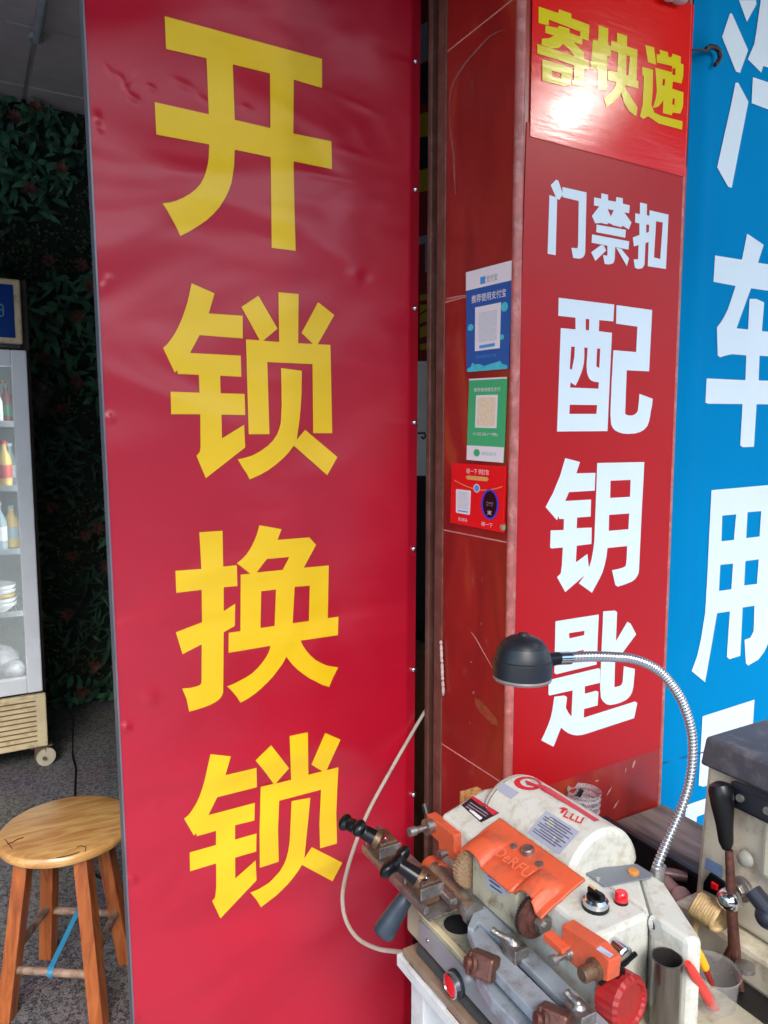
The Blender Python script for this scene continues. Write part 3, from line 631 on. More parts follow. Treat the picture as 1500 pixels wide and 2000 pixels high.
glyph('character', T, [["142,120 200,62 225,70 275,220 235,280 205,265"], ["128,228 212,255 195,880 108,865"], ["268,140 530,200 515,850 508,880 495,900 475,913 450,918 385,910 365,800 432,805 438,760 445,292 270,250"]], mA2, M_white, lp_)
glyph('character', T, [["612,252 690,268 692,208 765,225 765,285 850,300 855,248 925,262 925,320 1000,340 993,425 940,415 1018,525 990,600 920,560 910,578 862,565 820,555 775,530 750,545 690,530 625,535 590,455 670,350 612,340", "760,380 825,392 795,460"],
 ["640,548 958,605 950,690 635,630"], ["590,655 993,730 985,820 585,745"], ["715,772 742,830 625,942 580,850 680,775"], ["755,775 840,790 835,920 828,950 815,970 770,982 725,975 708,880 755,885"], ["850,800 905,812 990,915 965,998"]], mA2, M_white, lp_)
glyph('character', T, [["1112,308 1187,325 1185,445 1218,455 1215,553 1180,545 1178,640 1210,625 1205,735 1170,750 1160,985 1135,1022 1090,1030 1055,1015 1043,925 1090,925 1095,770 1045,785 1033,688 1105,660 1105,535 1058,525 1060,425 1110,435"],
 ["1215,393 1420,440 1392,1030 1195,1000", "1285,512 1358,525 1330,922 1262,905"]], mA2, M_white, lp_)
T = (1060, 570, 6.25)
glyph('character', T, [["195,72 873,155 862,360 690,345 685,480 845,500 790,1700 175,1705 220,442 400,458 400,315 190,292", "525,330 568,335 565,470 525,465", "348,668 392,670 385,800 355,950 330,940",
 "508,680 548,683 535,900 540,980 552,1025 570,1060 590,1080 620,1095 685,1105 680,1182 335,1168 340,1105 400,1145 427,1095 450,1040 470,990 490,930 502,865 508,800", "665,690 702,695 690,930 655,910", "330,1378 665,1382 655,1490 325,1490"],
 ["900,162 1335,222 1298,970 1025,958 1005,1490 1030,1504 1060,1510 1100,1507 1130,1490 1150,1472 1160,1450 1172,1350 1180,1245 1342,1305 1335,1380 1320,1450 1310,1520 1295,1590 1275,1640 1240,1680 1190,1710 1130,1728 1050,1734 980,1730 930,1715 880,1690 855,1660 835,1620 825,1500 840,1100 862,712 1140,735 1155,425 895,388"]], mA2, M_white, lp_)
T = (1040, 880, 6.25)
glyph('character', T, [["400,92 580,140 535,278 768,272 760,488 445,508 400,615 715,598 710,805 545,818 540,948 722,940 720,1140 540,1162 530,1365 670,1262 690,1440 670,1495 400,1728 300,1545 345,1500 360,1400 370,1183 230,1195 215,1180 222,975 380,970 385,835 325,835 318,800 298,850 160,690 250,520 340,300"],
 ["790,152 1365,140 1330,800 1300,1450 1294,1495 1280,1530 1252,1570 1210,1600 1130,1633 1040,1662 1010,1640 970,1460 1040,1447 1100,1430 1125,1417 1140,1400 1150,1300 1155,1165 915,1190 902,1300 880,1400 855,1485 820,1560 725,1735 565,1620 615,1555 660,1480 695,1410 720,1330 740,1220 755,1100 770,700", "952,368 1198,358 1190,565 948,578", "935,785 1180,768 1170,960 930,980"]], mA2, M_white, lp_)
T = (1040, 1170, 6.45)
glyph('character', T, [["290,280 835,195 808,825 300,948 275,930", "460,430 655,400 650,455 465,495", "450,685 645,640 640,715 450,760"],
 ["205,1020 830,870 855,885 850,1055 660,1100 660,1192 800,1155 830,1170 820,1340 650,1385 645,1495 1290,1290 1320,1310 1280,1500 700,1690 630,1710 560,1718 505,1710 450,1690 405,1660 360,1620 265,1860 110,1780 155,1685 200,1580 230,1490 250,1400 275,1230 400,1215 435,1235 420,1370 450,1430 490,1480 505,1150 215,1215 200,1200"],
 ["890,155 1035,145 1065,165 1050,530 1195,285 1235,310 1305,445 1130,680 1040,760 1030,1110 1100,1095 1122,1075 1135,1040 1150,845 1290,880 1270,1100 1255,1170 1230,1220 1183,1267 1120,1300 1050,1322 980,1335 935,1326 900,1300 878,1274 860,1240 850,1100 870,600"]], mA2, M_white, lp_)
# ------------------------------------------------------------------ payment cards on the pillar side
def card(name, quad, label, m, t=.002, cat='card'):
    mp = onX(PX0-.001-t)
    r = thing(name, U(*quad[2], 'X', PX0), label, cat)
    B().prism([mp(*q) for q in quad], (t, 0, 0)).build('card', m, r, bevel=.0004)
    return r
def bil(q):
    def f(s, t):
        return (q[0][0]*(1-s)*(1-t)+q[1][0]*s*(1-t)+q[2][0]*s*t+q[3][0]*(1-s)*t, q[0][1]*(1-s)*(1-t)+q[1][1]*s*(1-t)+q[2][1]*s*t+q[3][1]*(1-s)*t)
    return f
def ctext(nm, s, f, s0, t0, s1, t1, m, par, off, bold=.0):
    """text fitted to the strip from (s0,t1) to (s1,t0) of card quad f"""
    mp = onX(PX0-off)
    cu = bpy.data.curves.new('tmp', 'FONT'); cu.body = s; cu.size = 1; cu.offset = bold; cu.resolution_u = 1
    ob = bpy.data.objects.new('tmp', cu); COL.objects.link(ob)
    me = bpy.data.meshes.new_from_object(ob.evaluated_get(bpy.context.evaluated_depsgraph_get()))
    bpy.data.objects.remove(ob); bpy.data.curves.remove(cu)
    xs = [v.co.x for v in me.vertices]; ys = [v.co.y for v in me.vertices]
    x0, x1, y0_, y1_ = min(xs), max(xs), min(ys), max(ys)
    for v in me.vertices:
        a = (v.co.x-x0)/(x1-x0); b = (v.co.y-y0_)/(y1_-y0_)
        v.co = mp(*f(s0+(s1-s0)*a, t1+(t0-t1)*b))
    return link(nm, me, m, par)
M_cw = mat('card_white', (228, 222, 224), .35, var=.03); M_cb = mat('card_blue', (10, 88, 160), .3, var=.04); M_cg = mat('card_green', (52, 172, 112), .35, var=.03)
M_cr = mat('card_red', (228, 22, 26), .25, var=.03); M_lb = mat('card_sky_blue', (60, 150, 210), .4); M_cy = mat('card_cyan', (64, 190, 204), .4, var=.15, vscale=80)
M_gold = mat('card_gold', (222, 160, 90), .4); M_pk = mat('card_pink_white', (240, 196, 200), .4); M_gy = mat('card_grey', (140, 130, 136), .5); M_gg = mat('qr_free_panel', (206, 208, 214), .4, var=.06, vscale=200)
Q = [(910, 532), (1001, 508), (993, 720), (911, 727)]; f = bil(Q)
r = card('payment_card', Q, 'blue card with white header on pillar side, topmost of the three', M_cb)
def cpoly(nm, pts, m, par, off, f): return decal(nm, [[f(*p) for p in pts]], onX(PX0-off), m, par)
def ell(cx, cy, rx, ry, n=20): return [(cx+rx*math.cos(2*math.pi*k/n), cy+ry*math.sin(2*math.pi*k/n)) for k in range(n)]
cpoly('header_band', [(0.0, 0), (1, 0), (1, .185), (0, .185)], M_cw, r, .0034, f)
cpoly('logo', [(.31, .085), (.42, .085), (.42, .155), (.31, .155)], M_lb, r, .0037, f)
ctext('lettering', '支付宝', f, .44, .085, .68, .15, M_gy, r, .0037, .0)
ctext('lettering', '推荐使用支付宝', f, .12, .245, .88, .325, M_cw, r, .0034, .006)
cpoly('white_panel', [(.2, .37), (.78, .37), (.78, .80), (.2, .80)], M_cw, r, .0034, f)
cpoly('pale_square', [(.28, .43), (.70, .43), (.70, .72), (.28, .72)], M_gg, r, .0037, f)
cpoly('blue_bar', [(.30, .75), (.66, .745), (.66, .775), (.30, .78)], M_lb, r, .0037, f)
ctext('lettering', '支付就用支付宝', f, .22, .845, .70, .875, M_lb, r, .0034, .0)
for c in ((.86, .42, .075, .045), (.10, .56, .065, .034), (.82, .70, .05, .026)): cpoly('bubble', ell(*c), M_cy, r, .0034, f)
cpoly('cyan_wave', [(.02, 1), (.02, .97), (.1, .95), (.14, .91), (.2, .93), (.3, .93), (.42, .955), (.56, .94), (.7, .93), (.8, .92), (.85, .95), (.97, .97), (.97, 1)], M_cy, r, .0034, f)
Q = [(916, 740), (990, 736), (983, 904), (911, 898)]; f = bil(Q)
r = card('payment_card', Q, 'green card with white foot on pillar side, middle of the three', M_cg)
cpoly('top_edge', [(0, 0), (1, 0), (1, .02), (0, .02)], M_cw, r, .0034, f)
ctext('lettering', '推荐使用微信支付', f, .14, .115, .84, .165, M_cw, r, .0034, .0)
cpoly('white_panel', [(.2, .205), (.78, .205), (.78, .60), (.2, .60)], M_cw, r, .0034, f)
cpoly('pale_square', [(.25, .235), (.73, .235), (.73, .575), (.25, .575)], mat('pale_gold_panel', (226, 206, 176), .5, var=.1, vscale=200), r, .0037, f)
ctext('lettering', '小区店(**艳)', f, .14, .655, .82, .70, M_cw, r, .0034, .0)
cpoly('white_foot', [(0, .82), (1, .82), (1, 1), (0, 1)], M_cw, r, .0034, f)
cpoly('logo', ell(.27, .905, .085, .045), M_cg, r, .0037, f)
ctext('lettering', '微信支付', f, .40, .885, .80, .93, mat('pale_green_ink2', (150, 196, 172), .5), r, .0037, .0)
Q = [(882, 904), (987, 911), (982, 1041), (879, 1021)]; f = bil(Q)
r = card('payment_card', Q, 'red square card with black oval on pillar side, lowest of the three', M_cr, t=.005)
o_ = .0065
ctext('lettering', '碰一下 领红包', f, .28, .07, .70, .155, M_pk, r, o_, .008)
cpoly('gold_pill', [(.30, .185), (.67, .185), (.70, .215), (.67, .25), (.30, .25), (.27, .215)], M_gold, r, o_, f)
arc = [(.06+.9*k/14, .26+.13*math.sin(math.pi*(.05+.9*k/14)*.95)) for k in range(15)]
cpoly('gold_arc', arc+[(a, b+.012) for a, b in arc[::-1]], M_gold, r, o_, f)
cpoly('logo', ell(.48, .375, .062, .068), M_pk, r, o_+.0003, f); cpoly('logo', ell(.48, .375, .045, .052), M_lb, r, o_+.0006, f)
cpoly('white_panel', [(.11, .425), (.36, .425), (.375, .44), (.37, .80), (.355, .815), (.12, .815), (.105, .80), (.095, .44)], M_cw, r, o_, f)
cpoly('pale_square', [(.14, .46), (.335, .46), (.33, .74), (.135, .74)], M_gg, r, o_+.0003, f)
cpoly('blue_bar', [(.14, .765), (.33, .765), (.33, .785), (.14, .785)], M_lb, r, o_+.0003, f)
cpoly('black_oval', ell(.735, .60, .165, .235, 32), mat('oval_violet', (60, 60, 190), .3), r, o_, f)
cpoly('black_oval', ell(.735, .60, .13, .205, 32), mat('oval_black', (14, 10, 16), .15), r, o_+.0003, f)
ctext('lettering', '手机解锁', f, .67, .565, .80, .595, M_gy, r, o_+.0006, .0); ctext('lettering', '碰一下', f, .675, .605, .79, .63, M_gy, r, o_+.0006, .0)
ctext('lettering', '支', f, .69, .695, .78, .76, M_cw, r, o_+.0006, .0)
ctext('lettering', '扫码', f, .15, .88, .32, .94, M_pk, r, o_, .008); ctext('lettering', '碰一下', f, .59, .885, .80, .95, M_pk, r, o_, .008)
cn = B().ball(U(982, 1030, 'X', PX0-.003), (.004, .008, .008)).build('card_clip', mat('olive_clip', (150, 136, 100), .5), r, smooth=True)
# ------------------------------------------------------------------ blue banner
BY = 1.03
bn = thing('blue_banner', U(1400, 900, 'Y', BY), 'blue cloth banner with large white Chinese characters right of the pillar', 'banner')
V = []; Fq = []; NX, NZ = 150, 320
xl = lambda y: 1355-.0455*y
def ripple(p, x, y, d):
    p.y -= .012*math.exp(-((d-28)/16)**2)*(.35+.65*math.exp(-((y-330)/320)**2)) - .012*math.exp(-(d/26)**2)*math.exp(-((y-95)/30)**2)
    p.y += .0007*math.sin(y*.013+x*.01)
    return p
for j in range(NZ+1):
    y = -330+2450*j/NZ
    for i in range(NX+1):
        s = i/NX; x = xl(y)+s*s*560+s*60; p = U(x, y, 'Y', BY)
        d = x-xl(y)
        p = ripple(p, x, y, d)
        #p.y -= .012*math.exp(-((d-28)/16)**2)*(.35+.65*math.exp(-((y-330)/320)**2)) - .012*math.exp(-(d/26)**2)*math.exp(-((y-95)/30)**2)
        if d < 3 and abs(y-100) < 26: p.x += .008*(1-abs(y-100)/26)
        V.append(p)
for j in range(NZ):
    for i in range(NX): a = j*(NX+1)+i; Fq.append((a, a+1, a+NX+2, a+NX+1))
ban = B().add(V, Fq).build('cloth', M_blue, bn, smooth=True)
so_ = ban.modifiers.new('s', 'SOLIDIFY'); so_.thickness = .001
mB = lambda x, y: ripple(U(x, y, 'Y', BY-.0024), x, y, x-xl(y))
glyph('character', (1330, 0, 5.), [["570,0 735,0 740,40 645,212"], ["500,130 655,490 575,712 535,700 402,360 480,130"], ["555,808 655,995 495,1835 460,1825 350,1635 480,1050 530,810"],
 ["785,-160 1250,-60 1250,90 850,0 850,330 1250,470 1250,800 800,645 780,712 650,580 715,430 740,280 780,0"], ["698,755 1250,940 1250,1220 685,1010"]], mB, M_white, bn)
glyph('character', (1330, 440, 4.347), [["565,70 705,165 655,318 1150,395 1150,615 595,535 470,875 568,885 582,625 640,625 705,655 685,898 1100,945 1100,1135 665,1108 658,1317 1250,1335 1250,1525 642,1520 622,1880 530,1885 505,1870 522,1518 225,1515 205,1505 215,1300 545,1315 552,1105 430,1095 370,1108 330,1122 310,1105 305,865 337,825 365,780 397,715 420,650 465,515 278,480 292,255 520,292"]], mB, M_white, bn)
glyph('character', (1280, 900, 2.7045), [["298,155 635,125 618,800 598,960 575,1010 545,1050 490,1082 478,1070 470,945 500,935 518,900 522,765 460,775 448,1030 390,1048 377,1035 392,795 325,805 300,950 262,1170 190,1110 220,1030 240,940 262,800 275,600 285,400", "355,290 428,283 415,418 350,425", "488,272 560,266 550,400 480,408", "343,550 410,543 400,678 335,687", "475,530 545,520 535,650 468,658"]], mB, M_white, bn)
glyph('character', (1280, 900, 2.7045), [["250,1350 525,1262 500,1640 255,1722 230,1715", "310,1455 455,1405 440,1560 295,1610"], ["162,1820 335,1760 310,2050 140,2120", "220,1880 285,1855 270,1990 205,2020"], ["400,1730 600,1660 570,1980 385,2040", "450,1790 540,1760 520,1930 440,1950"]], mB, M_white, bn)
sm = B().tube([U(x, y, 'Y', BY-.003) for x, y in [(1290, 1492), (1310, 1487), (1340, 1478), (1372, 1470), (1420, 1462)]], .0012, 5).build('crease', mat('dark_crease', (10, 60, 100), .6), bn)
hkb = B().tube([U(x, y, 'Y', BY-.02) for x, y in [(1352, 98), (1366, 98), (1378, 100), (1380, 95), (1388, 91), (1398, 93), (1405, 100), (1407, 112), (1402, 122), (1396, 127)]], [.002, .002, .003, .0045, .005, .005, .005, .005, .0045, .004], 10).build('banner_hook', mat('dark_hook', (40, 24, 28), .5), smooth=True)
tag(hkb, 'dark curved hook holding the edge of the blue banner', 'hook')
rg = B().ball(U(1325, -4, 'Y', .985), (.022, .012, .009)).ball(U(1306, -8, 'Y', .985), (.014, .01, .009)).build('cloth_bundle', mat('beige_cloth', (176, 140, 128), .8, bump=.5), remesh=.0015)
tag(rg, 'beige knotted cloth at the top edge of the glossy red poster', 'cloth')
# ------------------------------------------------------------------ table
TZ = .74
tb = thing('work_table', (.87, .6, 0), 'worktable with grimy wooden top and white metal frame carrying the key machines', 'table')
B().box((.530, .20, TZ-.012), (.83, .889, TZ-.001)).build('table_top', mat('worn_brown_edge', (140, 116, 96), .6, var=.2, vscale=50, dirt=(90, 70, 55), dirt_amt=.6), tb, bevel=.002)
B().box((.83, .20, TZ-.012), (1.222, .997, TZ)).box((.64, .8892, TZ-.012), (.8298, .985, TZ-.002)).build('board', M_board, tb, bevel=.002)
B().box((.524, .195, TZ-.030), (.53, .895, TZ-.012)).box((.53, .889, TZ-.030), (.83, .895, TZ-.012)).box((.53, .195, TZ-.03), (.83, .20, TZ-.0125)).build('frame', M_whitep, tb, bevel=.001)
for (x, y) in ((.54, .845), (.54, .215), (1.17, .9), (1.17, .215)):
    B().box((x, y, -.02), (x+.042, y+.035, TZ-.0305)).build('leg', M_whitep, tb, bevel=.002)
# ------------------------------------------------------------------ key cutting machine
km = thing('key_cutting_machine', (.67, .72, .742), 'cream and orange key cutting machine with its gooseneck lamp on the worktable', 'machine')
base = B().box((.547, .42, .752), (.80, .905, .80)).build('base', M_beige, km, bevel=.004)
B().box((.5455, .42, .8005), (.5545, .90, .8035)).build('ridge', mat('pale_ridge', (206, 190, 150), .5, dirt=(120, 95, 60), dirt_amt=.5), km, bevel=.001)
B().box((.541, .42, .7425), (.5465, .865, .7545)).build('rubber_strip', mat('grey_rubber', (62, 60, 58), .8, bump=.5), km)
B().box((.543, .55, .760), (.5468, .865, .793)).build('front_plate', mat('front_plate_metal', (150, 150, 152), .45, metal=.3, dirt=(140, 110, 84), dirt_amt=.5, dscale=14), km, bevel=.001)
B().box((.552, .893, .800), (.63, .905, .832)).box((.60, .84, .8005), (.612, .893, .83)).build('rear_lip', M_beige, km, bevel=.003)
hole_shade = B().lathe((.583, .820, .8003), (0, 0, 1), [(.0215, 0), (.0215, .0008), (.019, .0012)], 32).build('hole_shade', M_dark, km)  # dark disc on the solid base, painted as shade in a hole
# housing
hs = B().prism([(.61, .583, .8003), (.61, .583, .92), (.697, .583, .92), (.77, .655, .92), (.775, .66, .8003)], (0, 0, 0)) if False else B()
hs.box((.61, .583, .8003), (.70, .70, .9195))
hs.prism([(.6101, .69, .8003), (.6101, .69, .919), (.69, .69, .941), (.772, .69, .936), (.775, .69, .8003)], (0, .218, 0))
hs.prism([(.70, .5835, .8003), (.772, .672, .8003), (.772, .70, .8003), (.6995, .70, .8003)], (0, 0, .1192))
housing = hs.build('housing', M_cream, km, bevel=.006, smooth=False)
arcp = [(.722+.066*math.cos(math.pi*k/20)*(1 if k else 1), .905+.068*math.sin(math.pi*k/20)) for k in range(21)]
mc = B().prism([(x, .680, z) for x, z in arcp], (0, .19, 0))
# rounded far shoulder
mc.add([], [])
motor = mc.build('motor_cover', M_cream, km, bevel=.007, smooth=True)
B().ball((.722, .868, .905), (.064, .03, .066)).build('cover_shoulder', M_cream, km, smooth=True)
ct = B().prism([(.7005, .582, .752), (.702, .530, .752), (.718, .5215, .752), (.772, .622, .752), (.7725, .671, .752)], (0, 0, .165))
chute = ct.build('belt_cover', M_cream, km, bevel=.007)
# decals on the housing
cast = caster_on([housing, motor, chute], .0009)
C3 = lambda s: P2(s, 860, 1480, 3.75)
pd = decal('name_plate', [C3("155,350 240,285 435,405 300,478")], cast, mat('plate_black', (40, 34, 44), .3), km, sub=2)
cast2 = caster_on([housing, motor, chute], .0016)
decal('plate_red_band', [C3("222,298 240,287 432,403 385,425")], cast2, M_logo, pd, sub=2)
decal('plate_white_box', [C3("212,392 228,382 312,448 290,462")], cast2, M_cw, pd, sub=1)
decal('plate_lines', [C3("215,335 222,330 360,420 352,426"), C3("200,350 206,345 342,434 335,439"), C3("185,365 192,358 245,392 238,398"), C3("290,340 296,335 350,368 344,374")], cast2, M_gy, pd, sub=1)
for s_ in ("455,183 580,258 520,305 412,230", "775,388 1022,545 872,712 638,550"):
    lb = decal('paper_label', [C3(s_)], cast, M_label, km, sub=4)
lines = []
for k in range(9):
    u = .1+.09*k
    q = C3("775,388 1022,545 872,712 638,550"); ff = bil(q)
    a = .08 if k % 3 else .2; e = .93 if k % 2 else .8
    lines.append([ff(a, u), ff(e, u), ff(e, u+.028), ff(a, u+.028)])
decal('label_print', lines, cast2, M_ink, lb, sub=4)
# red emblem: ring, swoosh band, slanted letters
def rot_ell(cx, cy, rx, ry, a, n=28): return [(cx+rx*math.cos(t)*math.cos(a)-ry*math.sin(t)*math.sin(a), cy+rx*math.cos(t)*math.sin(a)+ry*math.sin(t)*math.cos(a)) for t in [2*math.pi*k/n for k in range(n)]]
decal('emblem', [rot_ell(1031, 1531, 27, 13, .10), rot_ell(1034, 1530, 18, 8.5, .12)], cast, M_logo, km, sub=2)
decal('emblem', [C3("620,170 700,200 780,215 750,235 690,215 640,205")], cast2, M_logo, km, sub=1)
decal('emblem', [C3("745,200 800,225 900,290 1000,355 1168,462 1130,470 1020,400 900,330 780,262 735,238")], cast, M_logo, km, sub=4)
decal('emblem', [C3("868,372 905,365 935,380 930,392 915,388 895,412 880,402 893,380"), C3("925,395 938,396 915,430 940,440 934,450 898,432"), C3("968,410 980,413 960,450 985,458 978,468 942,452"), C3("1005,430 1018,432 998,468 1025,474 1045,440 1058,444 1032,486 984,474")], cast, M_logo, km, sub=1)
# control plate, knob, lamp
B().prism([U(x, y, 'Z', .9205) for x, y in [(1140, 1705), (1150, 1700), (1243, 1690), (1275, 1710), (1270, 1716), (1180, 1733)]], (0, 0, .002)).build('control_plate', mat('plate_grey', (128, 134, 140), .35, metal=.4), km)
B().lathe(U(1237, 1705, 'Z', .9225), (0, 0, 1), [(.0075, 0), (.0075, .003), (.005, .005)], 18).build('button', mat('amber_button', (196, 128, 60), .3), km, smooth=True)
B().lathe(U(1168, 1718, 'Z', .9225), (0, 0, 1), [(.003, 0), (.003, .002)], 12).build('screw', M_chrome, km, smooth=True)  # small chrome disc standing in for a silver glint on the plate
kp = U(1163, 1772, 'Z', .9195)
kb = B().lathe(kp, (0, 0, 1), [(.0165, 0), (.0165, .004), (.0155, .0045)], 32).build('dial', M_blackp, km, smooth=True)
B().lathe(kp+Vector((0, 0, .0045)), (0, 0, 1), [(.0158, 0), (.0155, .006), (.0125, .009), (.0118, .009)], 32).build('dial_ring', M_chrome, kb, smooth=True)
B().box(kp+Vector((-.0035, -.0115, .013)), kp+Vector((.0035, .0115, .022))).lathe(kp+Vector((0, 0, .012)), (0, 0, 1), [(.0115, 0), (.0115, .004)], 24).build('dial_grip', M_blackp, kb, bevel=.001)
B().box(kp+Vector((-.001, .002, .022)), kp+Vector((.0015, .012, .0235))).build('dial_mark', mat('gold_mark', (214, 164, 100), .4), kb)
rp = U(1213, 1762, 'Z', .9195)
rl = B().lathe(rp, (0, 0, 1), [(.0088, 0), (.0088, .003), (.0075, .004)], 20).build('indicator_lamp', M_blackp, km, smooth=True)
B().lathe(rp+Vector((0, 0, .003)), (0, 0, 1), [(.0085, 0), (.008, .009), (.0065, .011)], 20).build('lens', M_redl, rl, smooth=True)
# round badge on the belt cover flank
decal('badge', [rot_ell(1280, 1812, 13, 26, -.35)], cast, mat('badge_grey', (176, 176, 168), .4), km, sub=1)
decal('badge_print', [rot_ell(1276, 1806, 4, 10, -.35)], cast2, M_ink, km)
# orange guard with two arches
V = []; Fq = []; NX, NY = 24, 90; YA, YB = .651, .824
for j in range(NY+1):
    y = YA+(YB-YA)*j/NY
    for i in range(NX+1):
        s = i/NX; x = .586+(.658-.586)*s
        fr_ = max(0, 1-s*1.45)
        cut = 0
        if .672 < y < .712: x += .004*(1-s)
        h = 0
        for c, wd, hh in ((.684, .022, .014), (.797, .022, .011)):
            q = (y-c)/wd
            if abs(q) < 1: h += hh*math.sqrt(1-q*q)*min(1, fr_*2.2)
        z = .9262+max(0, x-.618)*.34-.016*fr_**2*1.0+h
        V.append((x, y, z))
for j in range(NY):
    for i in range(NX): a = j*(NX+1)+i; Fq.append((a, a+1, a+NX+2, a+NX+1))
gu = B().add(V, Fq).build('guard', M_orange, km, smooth=True)
s_ = gu.modifiers.new('s', 'SOLIDIFY'); s_.thickness = .003; s_.offset = -1
cg = caster_on([gu, housing, motor], 0.)
for (x, y, r_, h_) in [(1004, 1653, .0055, .002), (1031, 1664, .009, .007), (1054, 1688, .0055, .002)]:
    B().lathe(cg(x, y), (-.2, 0, 1), [(r_, -.002), (r_, h_*.8), (r_*.8, h_)], 20).build('bolt', M_steel, gu, smooth=True)
text('raised_lettering', 'DeRFU', U(962, 1672, 'Z', .9270)+Vector((0, 0, .0045)), (0.02, -1, 0), (1, .02, .33), mat('orange_worn', (226, 108, 74), .5), gu, size=.023, bold=.0)
# cutters
w1 = B().lathe((.603, .822, .885), (0, -1, 0), [(.006, 0), (.031, .001), (.031, .012), (.006, .013)], 72, teeth=1, tamp=.10).build('wire_brush', mat('brush_wire', (170, 140, 110), .5, metal=.4, var=.4, vscale=400), km)
w2 = B().lathe((.600, .684, .892), (0, -1, 0), [(.02, 0), (.028, 0), (.028, .005), (.02, .0055)], 80, teeth=1, tamp=.06).build('cutter_wheel', mat('cutter_dark', (70, 62, 62), .4, metal=.7), km)
B().lathe((.600, .6785, .892), (0, -1, 0), [(.0275, 0), (.027, .004), (.018, .0045), (.017, .009), (.0095, .0095), (.0095, .012)], 32).build('flange', M_rust, w2, smooth=True)
B().lathe((.600, .6665, .892), (0, -1, 0), [(.0115, 0), (.0115, .009), (.006, .0095), (.006, .013)], 6).build('nut', M_steel, w2)
B().box((.593, .705, .853), (.6098, .803, .912)).build('front_block', M_beige, km, bevel=.003)
cast_b = onX(.5925)
pl2 = decal('paper_label', [[(945, 1696), (975, 1715), (990, 1745), (988, 1752), (953, 1735)]], cast_b, M_label, km)
decal('label_print', [[(953, 1708), (970, 1720), (970, 1723), (953, 1711)], [(955, 1717), (976, 1732), (976, 1735), (955, 1720)], [(957, 1727), (980, 1743), (980, 1746), (957, 1730)]], onX(.592), M_ink, pl2)
# left orange arm
def prX(pts, X, dx): return B().prism([U(x, y, 'X', X) for x, y in pts], (dx, 0, 0))
al = prX([(833, 1590), (851, 1603), (887, 1632), (887, 1663), (912, 1684), (912, 1703), (873, 1671), (857, 1659), (856, 1644), (836, 1626)], .597, .017).build('gauge_arm', M_orange, km, bevel=.0015)
q = U(845, 1612, 'X', .597)
B().lathe(q, (-1, 0, 0), [(.010, 0), (.010, .008), (.012, .009), (.012, .013), (.005, .014), (.005, .03), (.007, .031), (.007, .042)], 20).build('thumb_screw', M_steel, al, smooth=True)
q = U(872, 1665, 'X', .597)
B().lathe(q, (-1, 0, 0), [(.005, 0), (.005, .006), (.0065, .007), (.0065, .013), (.003, .014)], 12).build('bolt', M_steel, al, smooth=True)
decal('grey_patch', [[(843, 1588), (855, 1589), (864, 1600), (858, 1602), (848, 1596)]], onZ(.9305), M_label, al) if False else None
B().tube([U(833, 1590, 'X', .605), U(828, 1570, 'X', .605)], .004, 8).build('pin', M_blackp, al)
# right orange bracket with its little block, pins and thumb screw
ar = prX([(1097, 1805), (1162, 1848), (1190, 1878), (1186, 1918), (1141, 1905), (1103, 1871), (1097, 1839)], .590, .0195).build('gauge_arm', M_orange, km, bevel=.0015)
prX([(1061, 1822), (1098, 1856), (1098, 1870), (1060, 1836)], .578, .014).build('stop_block', M_orange, ar, bevel=.001)
q = U(1112, 1862, 'X', .590); B().lathe(q, (-1, 0, 0), [(.007, 0), (.006, .006), (.0035, .007), (.0035, .02), (.006, .021), (.006, .028)], 14).build('bolt', M_steel, ar, smooth=True)
q = U(1164, 1892, 'X', .590); B().lathe(q, (-1, 0, 0), [(.012, 0), (.012, .004), (.009, .005), (.009, .02), (.007, .022)], 20).build('bolt', M_bronze, ar, smooth=True)
q = U(1205, 1858, 'Y', .575); B().lathe(q+Vector((0, .01, 0)), (0, -1, 0), [(.0125, 0), (.0125, .022), (.01, .024)], 22).build('collar', M_chrome, ar, smooth=True)
q = U(1207, 1898, 'Y', .555)
B().tube([q+Vector((-.028, 0, -.004)), q+Vector((.028, 0, .012))], .003, 8).lathe(q+Vector((0, .02, 0)), (0, -1, 0), [(.0075, 0), (.0075, .024)], 12).build('tommy_bar', M_blackp, ar, smooth=True)
decal('scale_plate', [[(1166, 1853), (1172, 1849), (1198, 1867), (1190, 1873)]], caster_on([ar], .0015), M_label, ar)
# red push button on the front
q = U(893, 1920, 'X', .543)
pb = B().lathe(q, (-1, 0, 0), [(.0185, 0), (.0185, .004), (.0165, .005)], 30).build('stop_button', mat('bezel_black', (36, 38, 40), .4), km, smooth=True)
B().lathe(q+Vector((-.005, 0, 0)), (-1, 0, 0), [(.0165, 0), (.0165, .007), (.0145, .008), (.014, .006)], 30).build('chrome_ring', M_chrome, pb, smooth=True)
B().lathe(q+Vector((-.009, 0, 0)), (-1, 0, 0), [(.0142, 0), (.0135, .003), (.008, .005)], 30).build('lens', M_redl, pb, smooth=True)
# big red hand wheel at the near end
q = U(1222, 1962, 'Y', .545)
rk = B().lathe(q+Vector((0, .022, 0)), (.12, -1, .08), [(.016, -.01), (.0305, 0), (.031, .024), (.028, .029), (.024, .0295), (.022, .026)], 44, teeth=1, tamp=.035).build('hand_wheel', M_redp, km, bevel=0)
